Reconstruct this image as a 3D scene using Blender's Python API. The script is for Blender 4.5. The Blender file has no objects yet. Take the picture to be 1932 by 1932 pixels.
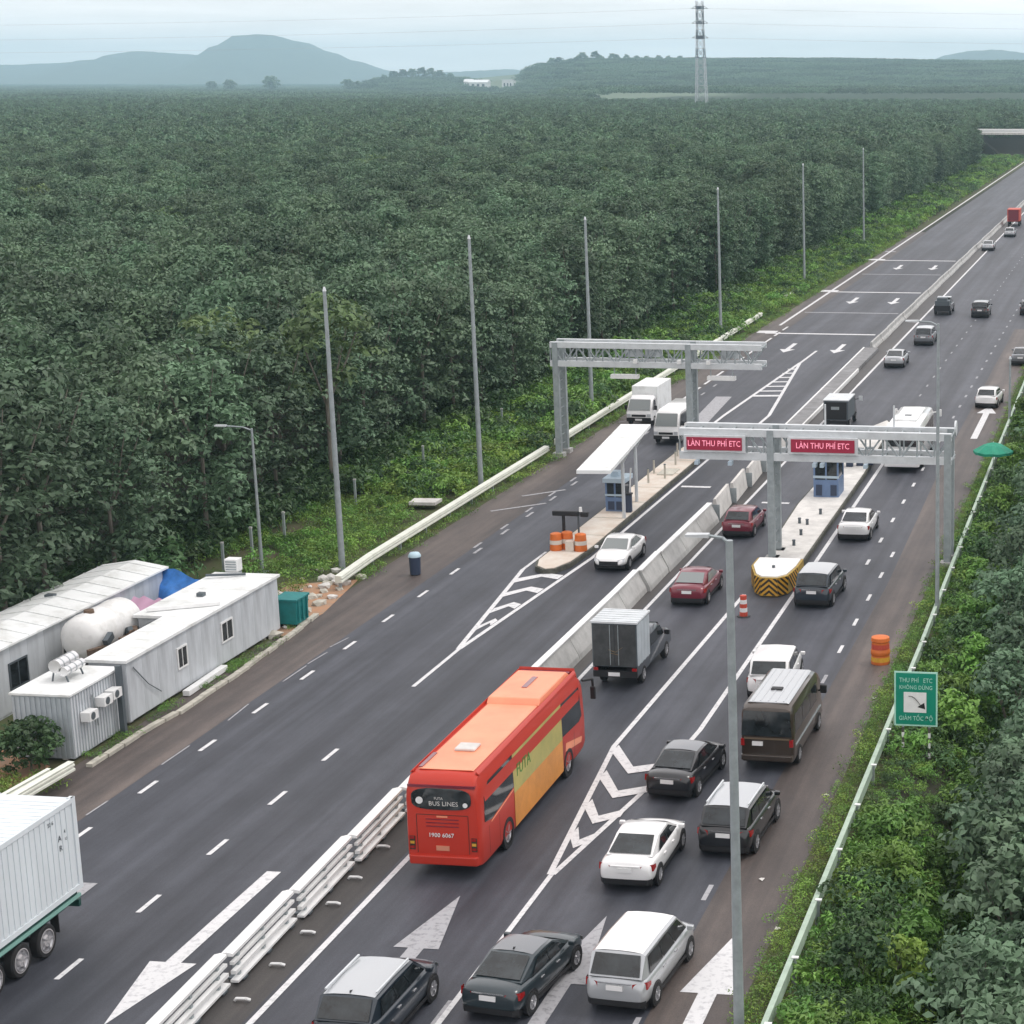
import bpy, bmesh, math, random
import numpy as np
from mathutils import Vector, Matrix
R = math.radians
PI = math.pi
scene = bpy.context.scene
COL = scene.collection

# ------------------------------------------------------------------ camera
cam_d = bpy.data.cameras.new("camera")
cam = bpy.data.objects.new("camera", cam_d)
COL.objects.link(cam)
scene.camera = cam
CAM_H, CAM_YAW, CAM_PITCH, F_PX, CX = 25.10, 0.12434, 0.21894, 3652.36, 1705.24
cam.location = (0, 0, CAM_H)
cam.rotation_euler = (PI / 2 - CAM_PITCH, 0, CAM_YAW)
cam_d.sensor_fit = 'HORIZONTAL'
cam_d.sensor_width = 36
cam_d.lens = F_PX / 1932 * 36
cam_d.shift_x = -(CX - 966) / 1932
cam_d.clip_start = 0.5
cam_d.clip_end = 40000

# ------------------------------------------------------------------ light
SUN_EL, SUN_AZ = R(60), R(62)          # azimuth measured from +Y towards +X
scene.view_settings.view_transform = 'Standard'
scene.view_settings.look = 'None'
scene.view_settings.gamma = 1
scene.view_settings.exposure = 0.44
scene.view_settings.use_curve_mapping = False
world = bpy.data.worlds.new("World")
scene.world = world
world.use_nodes = True
nt = world.node_tree
nt.nodes.clear()
n_out = nt.nodes.new('ShaderNodeOutputWorld')
n_bg = nt.nodes.new('ShaderNodeBackground')
n_sky = nt.nodes.new('ShaderNodeTexSky')
n_sky.sky_type = 'NISHITA'
n_sky.sun_disc = False
n_sky.sun_elevation = SUN_EL
n_sky.sun_rotation = SUN_AZ
n_sky.dust_density = 2.0
n_tc = nt.nodes.new('ShaderNodeTexCoord')
n_map = nt.nodes.new('ShaderNodeMapping')
n_map.inputs['Scale'].default_value = (1.6, 1.6, 16.0)
n_noise = nt.nodes.new('ShaderNodeTexNoise')
n_noise.inputs['Scale'].default_value = 2.2
n_noise.inputs['Detail'].default_value = 6
n_noise.inputs['Roughness'].default_value = 0.6
n_ramp = nt.nodes.new('ShaderNodeValToRGB')
n_ramp.color_ramp.elements[0].position = 0.30
n_ramp.color_ramp.elements[0].color = (0.60, 0.60, 0.60, 1)
n_ramp.color_ramp.elements[1].position = 0.62
n_ramp.color_ramp.elements[1].color = (1.0, 1.0, 1.0, 1)
n_mix = nt.nodes.new('ShaderNodeMixRGB')
n_mix.inputs['Color2'].default_value = (11.5, 10.9, 10.7, 1)      # the lit overcast deck
nt.links.new(n_tc.outputs['Generated'], n_map.inputs['Vector'])
nt.links.new(n_map.outputs[0], n_noise.inputs['Vector'])
nt.links.new(n_noise.outputs['Fac'], n_ramp.inputs['Fac'])
nt.links.new(n_ramp.outputs['Color'], n_mix.inputs['Fac'])
nt.links.new(n_sky.outputs['Color'], n_mix.inputs['Color1'])
nt.links.new(n_mix.outputs['Color'], n_bg.inputs['Color'])
n_bg.inputs['Strength'].default_value = 0.10
nt.links.new(n_bg.outputs[0], n_out.inputs['Surface'])
sun_d = bpy.data.lights.new("sun", 'SUN')
sun_d.energy = 0.8
sun_d.angle = R(14)
sun_d.color = (1.0, 0.965, 0.91)
sun = bpy.data.objects.new("sun", sun_d)
COL.objects.link(sun)
_d = Vector((math.sin(SUN_AZ) * math.cos(SUN_EL), math.cos(SUN_AZ) * math.cos(SUN_EL), math.sin(SUN_EL)))
sun.rotation_euler = _d.to_track_quat('Z', 'Y').to_euler()
sun.location = (0, 0, 200)
cy = scene.cycles
cy.max_bounces = 6
cy.diffuse_bounces = 3
cy.glossy_bounces = 2
cy.transmission_bounces = 2
cy.volume_bounces = 1
cy.transparent_max_bounces = 4
cy.use_denoising = True
cy.caustics_reflective = False
cy.caustics_refractive = False

# ------------------------------------------------------------------ materials
def mat(name, col, rough=0.7, metal=0.0, spec=0.5, coat=0.0, var=0.0, vscale=1.0, bump=0.0, bscale=30.0, stretch=(1, 1, 1), col2=None, thr=(0.35, 0.65), obj_var=0.0, emit=0.0, detail=5, transl=0.0):
    m = bpy.data.materials.new(name)
    m.use_nodes = True
    t = m.node_tree
    b = t.nodes['Principled BSDF']
    b.inputs['Base Color'].default_value = (*col, 1)
    b.inputs['Roughness'].default_value = rough
    b.inputs['Metallic'].default_value = metal
    b.inputs['Specular IOR Level'].default_value = spec
    b.inputs['Coat Weight'].default_value = coat
    b.inputs['Coat Roughness'].default_value = 0.08
    if emit:
        b.inputs['Emission Color'].default_value = (*col, 1)
        b.inputs['Emission Strength'].default_value = emit
    co = None
    if var or bump or col2:
        co = t.nodes.new('ShaderNodeTexCoord')
        mp = t.nodes.new('ShaderNodeMapping')
        mp.inputs['Scale'].default_value = stretch
        t.links.new(co.outputs['Object'], mp.inputs['Vector'])
    out = None
    if var or col2:
        n = t.nodes.new('ShaderNodeTexNoise')
        n.inputs['Scale'].default_value = vscale
        n.inputs['Detail'].default_value = detail
        n.inputs['Roughness'].default_value = 0.65
        t.links.new(mp.outputs[0], n.inputs['Vector'])
        r = t.nodes.new('ShaderNodeValToRGB')
        r.color_ramp.elements[0].position = thr[0]
        r.color_ramp.elements[1].position = thr[1]
        c0 = col2 if col2 else tuple(max(0, c * (1 - var)) for c in col)
        c1 = col if col2 else tuple(min(1, c * (1 + var)) for c in col)
        r.color_ramp.elements[0].color = (*c0, 1)
        r.color_ramp.elements[1].color = (*c1, 1)
        t.links.new(n.outputs['Fac'], r.inputs['Fac'])
        out = r.outputs['Color']
    if obj_var:
        oi = t.nodes.new('ShaderNodeObjectInfo')
        mr = t.nodes.new('ShaderNodeMapRange')
        mr.inputs['To Min'].default_value = 1 - obj_var
        mr.inputs['To Max'].default_value = 1 + obj_var
        t.links.new(oi.outputs['Random'], mr.inputs['Value'])
        hs = t.nodes.new('ShaderNodeHueSaturation')
        if out is not None:
            t.links.new(out, hs.inputs['Color'])
        else:
            hs.inputs['Color'].default_value = (*col, 1)
        t.links.new(mr.outputs[0], hs.inputs['Value'])
        m2 = t.nodes.new('ShaderNodeMath')
        m2.operation = 'MULTIPLY_ADD'
        m2.inputs[1].default_value = -0.03
        m2.inputs[2].default_value = 0.512
        fr = t.nodes.new('ShaderNodeMath')
        fr.operation = 'FRACT'
        mm = t.nodes.new('ShaderNodeMath')
        mm.operation = 'MULTIPLY'
        mm.inputs[1].default_value = 7.31
        t.links.new(oi.outputs['Random'], mm.inputs[0])
        t.links.new(mm.outputs[0], fr.inputs[0])
        t.links.new(fr.outputs[0], m2.inputs[0])
        t.links.new(m2.outputs[0], hs.inputs['Hue'])
        out = hs.outputs['Color']
    if out is not None:
        t.links.new(out, b.inputs['Base Color'])
    if bump:
        n2 = t.nodes.new('ShaderNodeTexNoise')
        n2.inputs['Scale'].default_value = bscale
        n2.inputs['Detail'].default_value = 4
        t.links.new(co.outputs['Object'], n2.inputs['Vector'])
        bp = t.nodes.new('ShaderNodeBump')
        bp.inputs['Strength'].default_value = bump
        bp.inputs['Distance'].default_value = 0.02
        t.links.new(n2.outputs['Fac'], bp.inputs['Height'])
        t.links.new(bp.outputs[0], b.inputs['Normal'])
    if transl:
        tr = t.nodes.new('ShaderNodeBsdfTranslucent')
        tr.inputs['Color'].default_value = (col[0] * 1.2, col[1] * 1.3, col[2] * 0.7, 1)
        if out is not None:
            t.links.new(out, tr.inputs['Color'])
        ms = t.nodes.new('ShaderNodeMixShader')
        ms.inputs[0].default_value = transl
        t.links.new(b.outputs[0], ms.inputs[1])
        t.links.new(tr.outputs[0], ms.inputs[2])
        o = t.nodes['Material Output']
        t.links.new(ms.outputs[0], o.inputs['Surface'])
    return m

def road_mat(name, base, tint, seed=0.0):
    """asphalt: fine aggregate, long wheel streaks, broad blotches and dusty stains"""
    m = bpy.data.materials.new(name)
    m.use_nodes = True
    t = m.node_tree
    b = t.nodes['Principled BSDF']
    b.inputs['Roughness'].default_value = 0.58
    b.inputs['Specular IOR Level'].default_value = 0.5
    co = t.nodes.new('ShaderNodeTexCoord')
    def noise(scale, sc3, detail, rough=0.6):
        mp = t.nodes.new('ShaderNodeMapping')
        mp.inputs['Scale'].default_value = sc3
        mp.inputs['Location'].default_value = (seed, seed * 2, 0)
        t.links.new(co.outputs['Object'], mp.inputs['Vector'])
        n = t.nodes.new('ShaderNodeTexNoise')
        n.inputs['Scale'].default_value = scale
        n.inputs['Detail'].default_value = detail
        n.inputs['Roughness'].default_value = rough
        t.links.new(mp.outputs[0], n.inputs['Vector'])
        return n.outputs['Fac']
    def ramp(src, p0, c0, p1, c1):
        r = t.nodes.new('ShaderNodeValToRGB')
        r.color_ramp.elements[0].position = p0
        r.color_ramp.elements[1].position = p1
        r.color_ramp.elements[0].color = (*c0, 1)
        r.color_ramp.elements[1].color = (*c1, 1)
        t.links.new(src, r.inputs['Fac'])
        return r.outputs['Color']
    def mul(a, bb):
        x = t.nodes.new('ShaderNodeMixRGB')
        x.blend_type = 'MULTIPLY'
        x.inputs['Fac'].default_value = 1
        t.links.new(a, x.inputs['Color1'])
        t.links.new(bb, x.inputs['Color2'])
        return x.outputs['Color']
    streak = ramp(noise(1.0, (1.1, 0.02, 1), 4), 0.36, (0.66, 0.66, 0.69), 0.64, (1.26, 1.25, 1.24))
    wide = ramp(noise(0.42, (1.0, 0.012, 1), 3), 0.36, (0.72, 0.72, 0.74), 0.62, (1.22, 1.21, 1.20))
    blotch = ramp(noise(0.16, (1, 0.35, 1), 6), 0.3, base, 0.7, tint)
    fine = ramp(noise(26, (1, 1, 1), 3, 0.8), 0.3, (0.70, 0.70, 0.70), 0.72, (1.34, 1.34, 1.34))
    patch = ramp(noise(0.9, (1, 0.4, 1), 5, 0.7), 0.30, (0.74, 0.74, 0.75), 0.62, (1.10, 1.09, 1.08))
    c = mul(mul(mul(mul(blotch, streak), fine), patch), wide)
    t.links.new(c, b.inputs['Base Color'])
    bp = t.nodes.new('ShaderNodeBump')
    bp.inputs['Strength'].default_value = 0.25
    bp.inputs['Distance'].default_value = 0.01
    t.links.new(noise(40, (1, 1, 1), 3), bp.inputs['Height'])
    t.links.new(bp.outputs[0], b.inputs['Normal'])
    return m

M = {}
M['asphalt'] = road_mat('asphalt', (0.034, 0.038, 0.050), (0.058, 0.063, 0.078))
M['shoulder'] = road_mat('shoulder asphalt', (0.062, 0.051, 0.048), (0.096, 0.079, 0.070), 7.0)
M['median'] = road_mat('median asphalt', (0.040, 0.037, 0.035), (0.070, 0.064, 0.060), 3.0)
M['paint'] = mat('road paint', (0.66, 0.66, 0.67), 0.7, var=0.0, col2=(0.40, 0.40, 0.42), vscale=5, thr=(0.28, 0.5), bump=0.2)
M['paint_worn'] = mat('worn road paint', (0.36, 0.36, 0.38), 0.75, col2=(0.20, 0.20, 0.21), vscale=5, thr=(0.32, 0.5))
M['soil'] = mat('soil', (0.085, 0.062, 0.040), 0.95, col2=(0.03, 0.035, 0.02), vscale=0.25, bump=0.5, bscale=6)
M['forest_floor'] = mat('forest floor', (0.035, 0.036, 0.02), 0.95, col2=(0.018, 0.022, 0.012), vscale=0.2)
M['verge'] = mat('verge soil and grass', (0.055, 0.085, 0.022), 0.95, col2=(0.075, 0.062, 0.035), vscale=0.5, bump=0.5, bscale=8)
M['orange_soil'] = mat('orange soil', (0.42, 0.22, 0.12), 0.95, col2=(0.30, 0.22, 0.16), vscale=1.2, bump=0.6, bscale=6)
M['concrete'] = mat('concrete', (0.42, 0.42, 0.41), 0.85, var=0.16, vscale=1.4, bump=0.3, bscale=25)
M['conc_pale'] = mat('pale concrete', (0.60, 0.585, 0.56), 0.85, var=0.14, vscale=1.2, bump=0.25, bscale=20)
M['conc_tan'] = mat('island concrete', (0.56, 0.47, 0.39), 0.85, col2=(0.66, 0.62, 0.56), vscale=0.8, bump=0.25)
M['kerb_dark'] = mat('stained kerb', (0.085, 0.085, 0.07), 0.9, var=0.35, vscale=2)
M['kerb_yellow'] = mat('pale kerb', (0.46, 0.44, 0.38), 0.9, var=0.2, vscale=2)
M['white'] = mat('white paint', (0.78, 0.785, 0.78), 0.5, var=0.06, vscale=2)
M['white_dirty'] = mat('dirty white panel', (0.56, 0.59, 0.62), 0.6, col2=(0.38, 0.40, 0.42), vscale=1.6, stretch=(1, 1, 0.16), thr=(0.28, 0.56))
M['white_roof'] = mat('white roof sheet', (0.80, 0.82, 0.82), 0.5, col2=(0.58, 0.59, 0.57), vscale=0.9, thr=(0.28, 0.52))
M['grey_panel'] = mat('grey corrugated steel', (0.40, 0.44, 0.47), 0.5, var=0.1, vscale=1.0)
M['galv'] = mat('galvanised steel', (0.33, 0.37, 0.385), 0.5, metal=0.25, var=0.12, vscale=3)
M['galv_pale'] = mat('pale galvanised steel', (0.62, 0.65, 0.67), 0.5, metal=0.15, var=0.08, vscale=2)
M['rail_cream'] = mat('cream guardrail', (0.72, 0.74, 0.66), 0.5, var=0.08, vscale=2)
M['rail_green'] = mat('pale green guardrail', (0.36, 0.46, 0.37), 0.55, var=0.12, vscale=2)
M['dark_steel'] = mat('dark steel', (0.10, 0.12, 0.135), 0.5, metal=0.3)
M['black'] = mat('black', (0.012, 0.012, 0.014), 0.5)
M['rubber'] = mat('tyre rubber', (0.016, 0.016, 0.017), 0.85)
M['rim'] = mat('alloy rim', (0.45, 0.45, 0.47), 0.35, metal=0.7)
M['hub_grey'] = mat('grey steel rim', (0.42, 0.41, 0.42), 0.6)
M['glass'] = mat('tinted car glass', (0.020, 0.025, 0.028), 0.06, spec=0.6, var=0.6, vscale=1.6)
M['glass_pale'] = mat('pale windscreen glass', (0.20, 0.22, 0.22), 0.10, spec=0.5)
M['red_light'] = mat('tail light', (0.30, 0.012, 0.012), 0.2)
M['head_light'] = mat('headlight', (0.55, 0.57, 0.60), 0.12, spec=0.8)
M['plate'] = mat('number plate', (0.80, 0.80, 0.80), 0.5)
M['chrome'] = mat('chrome', (0.62, 0.63, 0.64), 0.15, metal=0.9)
def car_paint(name, c, metal=0.0, rough=0.28):
    return mat(name, c, rough, metal=metal, coat=0.7)
M['p_white'] = car_paint('white car paint', (0.80, 0.80, 0.80))
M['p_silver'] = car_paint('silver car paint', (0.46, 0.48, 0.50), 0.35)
M['p_black'] = car_paint('black car paint', (0.010, 0.011, 0.014))
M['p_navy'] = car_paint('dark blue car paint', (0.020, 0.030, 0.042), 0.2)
M['p_teal'] = car_paint('dark teal car paint', (0.026, 0.040, 0.048), 0.2)
M['p_red'] = car_paint('dark red car paint', (0.17, 0.012, 0.030), 0.1)
M['p_brown'] = car_paint('dark brown van paint', (0.050, 0.036, 0.027), 0.2)
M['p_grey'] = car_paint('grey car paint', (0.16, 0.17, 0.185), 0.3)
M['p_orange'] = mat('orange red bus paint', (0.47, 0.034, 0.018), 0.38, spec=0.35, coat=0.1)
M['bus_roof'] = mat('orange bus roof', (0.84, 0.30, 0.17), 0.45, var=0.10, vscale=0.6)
M['bus_orange'] = mat('orange advert panel', (0.66, 0.27, 0.055), 0.4, var=0.12, vscale=1.2)
M['bus_yellow'] = mat('yellow green advert panel', (0.50, 0.42, 0.13), 0.4, col2=(0.36, 0.34, 0.11), vscale=1.0)
M['plastic_orange'] = mat('orange plastic', (0.62, 0.15, 0.025), 0.55, var=0.1, vscale=3)
M['plastic_red'] = mat('red plastic', (0.52, 0.07, 0.04), 0.55)
M['amber'] = mat('yellow paint', (0.62, 0.33, 0.03), 0.6, var=0.15, vscale=3)
M['umber'] = mat('black stripe', (0.03, 0.022, 0.014), 0.7)
M['cushion_body'] = mat('dirty yellow cushion', (0.40, 0.27, 0.06), 0.7, var=0.25, vscale=2)
M['teal_bin'] = mat('teal steel bin', (0.010, 0.19, 0.19), 0.5, var=0.15, vscale=2)
M['blue_tarp'] = mat('blue tarpaulin', (0.05, 0.21, 0.58), 0.5, var=0.25, vscale=2)
M['pink_cloth'] = mat('pink cloth', (0.50, 0.30, 0.42), 0.8)
M['navy_bin'] = mat('navy bin', (0.030, 0.045, 0.085), 0.5)
M['blue_lid'] = mat('pale blue lid', (0.45, 0.60, 0.68), 0.5)
M['booth_blue'] = mat('blue booth panel', (0.13, 0.20, 0.34), 0.45, var=0.1, vscale=2)
M['booth_pale'] = mat('pale blue booth frame', (0.42, 0.52, 0.60), 0.5)
M['sign_green'] = mat('green sign sheet', (0.0, 0.24, 0.155), 0.45, var=0.05)
M['sign_mint'] = mat('pale mint sign border', (0.42, 0.72, 0.60), 0.5)
M['umbrella'] = mat('green parasol cloth', (0.012, 0.26, 0.16), 0.7, var=0.12, vscale=3)
M['led_red'] = mat('red message board', (0.30, 0.014, 0.045), 0.5, emit=0.10)
M['led_pink'] = mat('pink lit lettering', (1.0, 0.35, 0.48), 0.5, emit=0.35)
M['trailer_green'] = mat('dark green trailer steel', (0.012, 0.070, 0.058), 0.5, var=0.2, vscale=2)
M['trailer_mint'] = mat('mint trailer rail', (0.22, 0.42, 0.37), 0.5)
M['cont_white'] = mat('white container steel', (0.66, 0.71, 0.74), 0.55, var=0.06, vscale=1.0, stretch=(1, 1, 0.2))
M['tank_white'] = mat('white tank', (0.74, 0.74, 0.73), 0.45, col2=(0.60, 0.60, 0.58), vscale=1.6, thr=(0.3, 0.5))
M['inox'] = mat('stainless tank', (0.72, 0.72, 0.73), 0.25, metal=0.6)
M['rust'] = mat('rusty rack', (0.12, 0.08, 0.055), 0.9, var=0.3, vscale=6)
M['tower_grey'] = mat('grey lattice steel', (0.50, 0.53, 0.56), 0.6)
M['tower_dark'] = mat('dark lattice band', (0.07, 0.085, 0.10), 0.6)
M['bark'] = mat('pale bark', (0.17, 0.155, 0.13), 0.9, var=0.25, vscale=4, stretch=(1, 1, 0.3))
M['wall_white'] = mat('white render', (0.78, 0.78, 0.77), 0.7)
M['mountain'] = mat('mountain woodland', (0.060, 0.085, 0.050), 0.95, col2=(0.035, 0.055, 0.035), vscale=0.012)
def leaf(name, c, ov=0.38, rough=0.5, spec=0.38):
    return mat(name, c, rough, spec=spec, var=0.34, vscale=0.75, obj_var=ov, transl=0.22, detail=2)
M['leaf_rubber'] = leaf('rubber tree leaves', (0.112, 0.185, 0.108))
M['leaf_yellow'] = leaf('yellowing leaves', (0.125, 0.200, 0.080), 0.15)
M['leaf_dark'] = leaf('dark shrub leaves', (0.075, 0.150, 0.055))
M['leaf_bright'] = leaf('bright weed leaves', (0.150, 0.300, 0.062))
M['leaf_lime'] = leaf('lime weed leaves', (0.200, 0.330, 0.060))
M['leaf_far'] = leaf('far woodland leaves', (0.112, 0.182, 0.110))

# ------------------------------------------------------------------ mesh builder
class MB:
    def __init__(self):
        self.v, self.f = [], []
    def add(self, vs, fs):
        o = len(self.v)
        self.v += [tuple(p) for p in vs]
        self.f += [tuple(i + o for i in q) for q in fs]
        return self
    def box(self, x0, x1, y0, y1, z0, z1):
        return self.add([(x0, y0, z0), (x1, y0, z0), (x1, y1, z0), (x0, y1, z0), (x0, y0, z1), (x1, y0, z1), (x1, y1, z1), (x0, y1, z1)],
                        [(0, 3, 2, 1), (4, 5, 6, 7), (0, 1, 5, 4), (1, 2, 6, 5), (2, 3, 7, 6), (3, 0, 4, 7)])
    def quad(self, a, b, c, d):
        return self.add([a, b, c, d], [(0, 1, 2, 3)])
    def prism(self, pts, z0, z1):
        n = len(pts)
        vs = [(p[0], p[1], z0) for p in pts] + [(p[0], p[1], z1) for p in pts]
        fs = [tuple(range(n - 1, -1, -1)), tuple(range(n, 2 * n))]
        fs += [(i, (i + 1) % n, n + (i + 1) % n, n + i) for i in range(n)]
        return self.add(vs, fs)
    def flat(self, pts, z):
        a = sum(pts[i][0] * pts[(i + 1) % len(pts)][1] - pts[(i + 1) % len(pts)][0] * pts[i][1] for i in range(len(pts)))
        p = pts if a > 0 else pts[::-1]
        return self.add([(q[0], q[1], z) for q in p], [tuple(range(len(p)))])
    def extr(self, prof, y0, y1):
        """profile in x,z (closed) swept along y"""
        n = len(prof)
        vs = [(p[0], y0, p[1]) for p in prof] + [(p[0], y1, p[1]) for p in prof]
        fs = [tuple(range(n)), tuple(range(2 * n - 1, n - 1, -1))]
        fs += [(i, n + i, n + (i + 1) % n, (i + 1) % n) for i in range(n)]
        return self.add(vs, fs)
    def cyl(self, a, b, r0, r1=None, n=10, caps=True):
        r1 = r0 if r1 is None else r1
        a, b = Vector(a), Vector(b)
        d = (b - a).normalized()
        u = d.orthogonal().normalized()
        w = d.cross(u)
        vs = []
        for p, r in ((a, r0), (b, r1)):
            for i in range(n):
                t = 2 * PI * i / n
                vs.append(p + u * math.cos(t) * r + w * math.sin(t) * r)
        fs = [(i, (i + 1) % n, n + (i + 1) % n, n + i) for i in range(n)]
        if caps:
            fs += [tuple(range(n - 1, -1, -1)), tuple(range(n, 2 * n))]
        return self.add(vs, fs)
    def tube(self, pts, r, n=8):
        for a, b in zip(pts[:-1], pts[1:]):
            self.cyl(a, b, r, r, n)
        return self
    def bar(self, a, b, w, h=None):
        """rectangular bar between two points"""
        h = h or w
        a, b = Vector(a), Vector(b)
        d = (b - a).normalized()
        up = Vector((0, 0, 1)) if abs(d.z) < 0.95 else Vector((0, 1, 0))
        u = d.cross(up).normalized() * w / 2
        v = u.cross(d).normalized() * h / 2
        vs = [a - u - v, a + u - v, a + u + v, a - u + v, b - u - v, b + u - v, b + u + v, b - u + v]
        return self.add(vs, [(0, 3, 2, 1), (4, 5, 6, 7), (0, 1, 5, 4), (1, 2, 6, 5), (2, 3, 7, 6), (3, 0, 4, 7)])
    def lathe_y(self, prof, n=20, x=0, y=0, z=0):
        """profile (axial, radius) revolved round the local x axis through (x,y,z)"""
        o = len(self.v)
        k = len(prof)
        for i in range(n):
            t = 2 * PI * i / n
            for ax, r in prof:
                self.v.append((x + ax, y + r * math.cos(t), z + r * math.sin(t)))
        for i in range(n):
            j = (i + 1) % n
            for q in range(k - 1):
                self.f.append((o + i * k + q, o + i * k + q + 1, o + j * k + q + 1, o + j * k + q))
        return self
    def lathe_z(self, prof, n=16, x=0, y=0):
        o = len(self.v)
        k = len(prof)
        for i in range(n):
            t = 2 * PI * i / n
            for r, z in prof:
                self.v.append((x + r * math.cos(t), y + r * math.sin(t), z))
        for i in range(n):
            j = (i + 1) % n
            for q in range(k - 1):
                self.f.append((o + i * k + q, o + j * k + q, o + j * k + q + 1, o + i * k + q + 1))
        return self
    def loft(self, secs, caps=True):
        o = len(self.v)
        n = len(secs[0])
        for s in secs:
            self.v += [tuple(p) for p in s]
        for i in range(len(secs) - 1):
            for j in range(n):
                k = (j + 1) % n
                self.f.append((o + i * n + j, o + i * n + k, o + (i + 1) * n + k, o + (i + 1) * n + j))
        if caps:
            self.f.append(tuple(o + j for j in range(n - 1, -1, -1)))
            self.f.append(tuple(o + (len(secs) - 1) * n + j for j in range(n)))
        return self
    def mesh(self, name, m, smooth=None):
        me = bpy.data.meshes.new(name)
        me.from_pydata(self.v, [], self.f)
        if m is not None:
            me.materials.append(m)
        me.update()
        if smooth is not None:
            me.polygons.foreach_set('use_smooth', [True] * len(me.polygons))
            try:
                me.set_sharp_from_angle(angle=R(smooth))
            except Exception:
                pass
        return me
    def build(self, name, m, parent=None, smooth=None, fix=True, bevel=0):
        me = self.mesh(name, m, smooth)
        if fix:
            bm = bmesh.new()
            bm.from_mesh(me)
            bmesh.ops.recalc_face_normals(bm, faces=bm.faces)
            bm.to_mesh(me)
            bm.free()
        o = bpy.data.objects.new(name, me)
        COL.objects.link(o)
        if parent is not None:
            o.parent = parent
        if bevel:
            md = o.modifiers.new('bevel', 'BEVEL')
            md.width = bevel
            md.segments = 2
            md.limit_method = 'ANGLE'
        return o

def tag(o, label=None, cat=None, group=None, kind=None):
    if label: o['label'] = label
    if cat: o['category'] = cat
    if group: o['group'] = group
    if kind: o['kind'] = kind
    return o
def thing(name, label, cat, loc=(0, 0, 0), rz=0.0, group=None):
    o = bpy.data.objects.new(name, None)
    COL.objects.link(o)
    o.empty_display_size = 0.3
    o.location = loc
    o.rotation_euler = (0, 0, rz)
    return tag(o, label, cat, group)
def copy_tree(o, parent=None):
    kids = [c for c in o.children]
    c = o.copy()
    COL.objects.link(c)
    if parent is not None:
        c.parent = parent
    for k in kids:
        copy_tree(k, c)
    return c
def inst(name, me, parent, loc=(0, 0, 0), rz=0.0):
    o = bpy.data.objects.new(name, me)
    COL.objects.link(o)
    o.parent = parent
    o.location = loc
    o.rotation_euler = (0, 0, rz)
    return o
def text(name, body, size, m, parent, loc, rot, align='CENTER', depth=0.006, xs=1.0):
    cu = bpy.data.curves.new(name, 'FONT')
    cu.body = body
    cu.size = size
    cu.align_x = align
    cu.align_y = 'CENTER'
    cu.extrude = depth
    cu.resolution_u = 2
    tmp = bpy.data.objects.new(name, cu)
    COL.objects.link(tmp)
    dg = bpy.context.evaluated_depsgraph_get()
    me = bpy.data.meshes.new_from_object(tmp.evaluated_get(dg))
    bpy.data.objects.remove(tmp)
    me.materials.clear()
    me.materials.append(m)
    o = bpy.data.objects.new(name, me)
    COL.objects.link(o)
    o.parent = parent
    o.location = loc
    o.rotation_euler = rot
    o.scale = (xs, 1, 1)
    return o

# ------------------------------------------------------------------ terrain
def sm(a, b, x):
    t = min(1, max(0, (x - a) / (b - a)))
    return t * t * (3 - 2 * t)
def px_of(l, s):
    """image column (in a 1932 px wide frame) of a far ground point"""
    c, n = math.cos(CAM_YAW), math.sin(CAM_YAW)
    X = l * c + s * n
    Y = -l * n + s * c
    return CX + F_PX * X / max(Y, 1) / math.cos(CAM_PITCH)
def terrain(l, s):
    z = 0.0
    if s < 600:                                        # bank that falls away right of the road
        z -= 4.2 * sm(-8.6, -2.5, l) * (1 - sm(190, 420, s))
    if s > 900:
        p = px_of(l, s)
        ridge = sm(960, 1040, p) * (1 - 0.10 * sm(1500, 1900, p))
        z += 43 * ridge * sm(2050, 3300, s) * (1 - 0.8 * sm(3600, 5200, s))
        z += 20 * sm(660, 745, p) * (1 - sm(850, 985, p)) * sm(2500, 3300, s) * (1 - sm(3600, 4500, s))
        z += 3.5 * sm(3000, 6000, s)
        z += 8 * sm(1040, 1120, p) * sm(1430, 1640, s)
    return z
ls = sorted(set([-9000, -7000, -5500, -4500, -3600, -3000, -2500, -2100, -1800, -1500, -1300, -1100, -950, -800, -650, -520, -400, -300, -220, -160, -110, -80, -60, -50, -45, -41]
                + [-30, -20, -12, -9, -8, -7, -6, -5, -4, -3, -2, 0, 4, 10, 20, 40, 80, 140, 220, 320, 450, 600, 800, 1100, 1500, 2200, 3500]))
ss = sorted(set([-400, -100, 0, 30, 50, 70, 90, 110, 130, 150, 170, 190, 220, 260, 300, 350, 420, 500, 600, 720, 850, 1000, 1150, 1300] + list(range(1450, 5600, 150)) + [6000, 7000, 9000, 12000]))
vs = [(l, s, terrain(l, s) - 0.03) for s in ss for l in ls]
nl = len(ls)
fs = [(j * nl + i, j * nl + i + 1, (j + 1) * nl + i + 1, (j + 1) * nl + i) for j in range(len(ss) - 1) for i in range(nl - 1)]
gm = M['forest_floor'].copy(); gm.name = 'ground'
gt = gm.node_tree
gb_ = gt.nodes['Principled BSDF']
gsrc = gb_.inputs['Base Color'].links[0].from_socket
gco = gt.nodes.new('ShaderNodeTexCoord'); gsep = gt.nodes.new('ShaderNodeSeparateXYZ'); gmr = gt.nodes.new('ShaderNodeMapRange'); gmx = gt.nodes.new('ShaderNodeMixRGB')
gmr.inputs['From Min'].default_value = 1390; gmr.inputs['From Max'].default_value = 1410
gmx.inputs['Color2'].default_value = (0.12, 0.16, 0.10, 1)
gt.links.new(gco.outputs['Object'], gsep.inputs[0]); gt.links.new(gsep.outputs['Y'], gmr.inputs['Value']); gt.links.new(gmr.outputs[0], gmx.inputs['Fac'])
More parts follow.
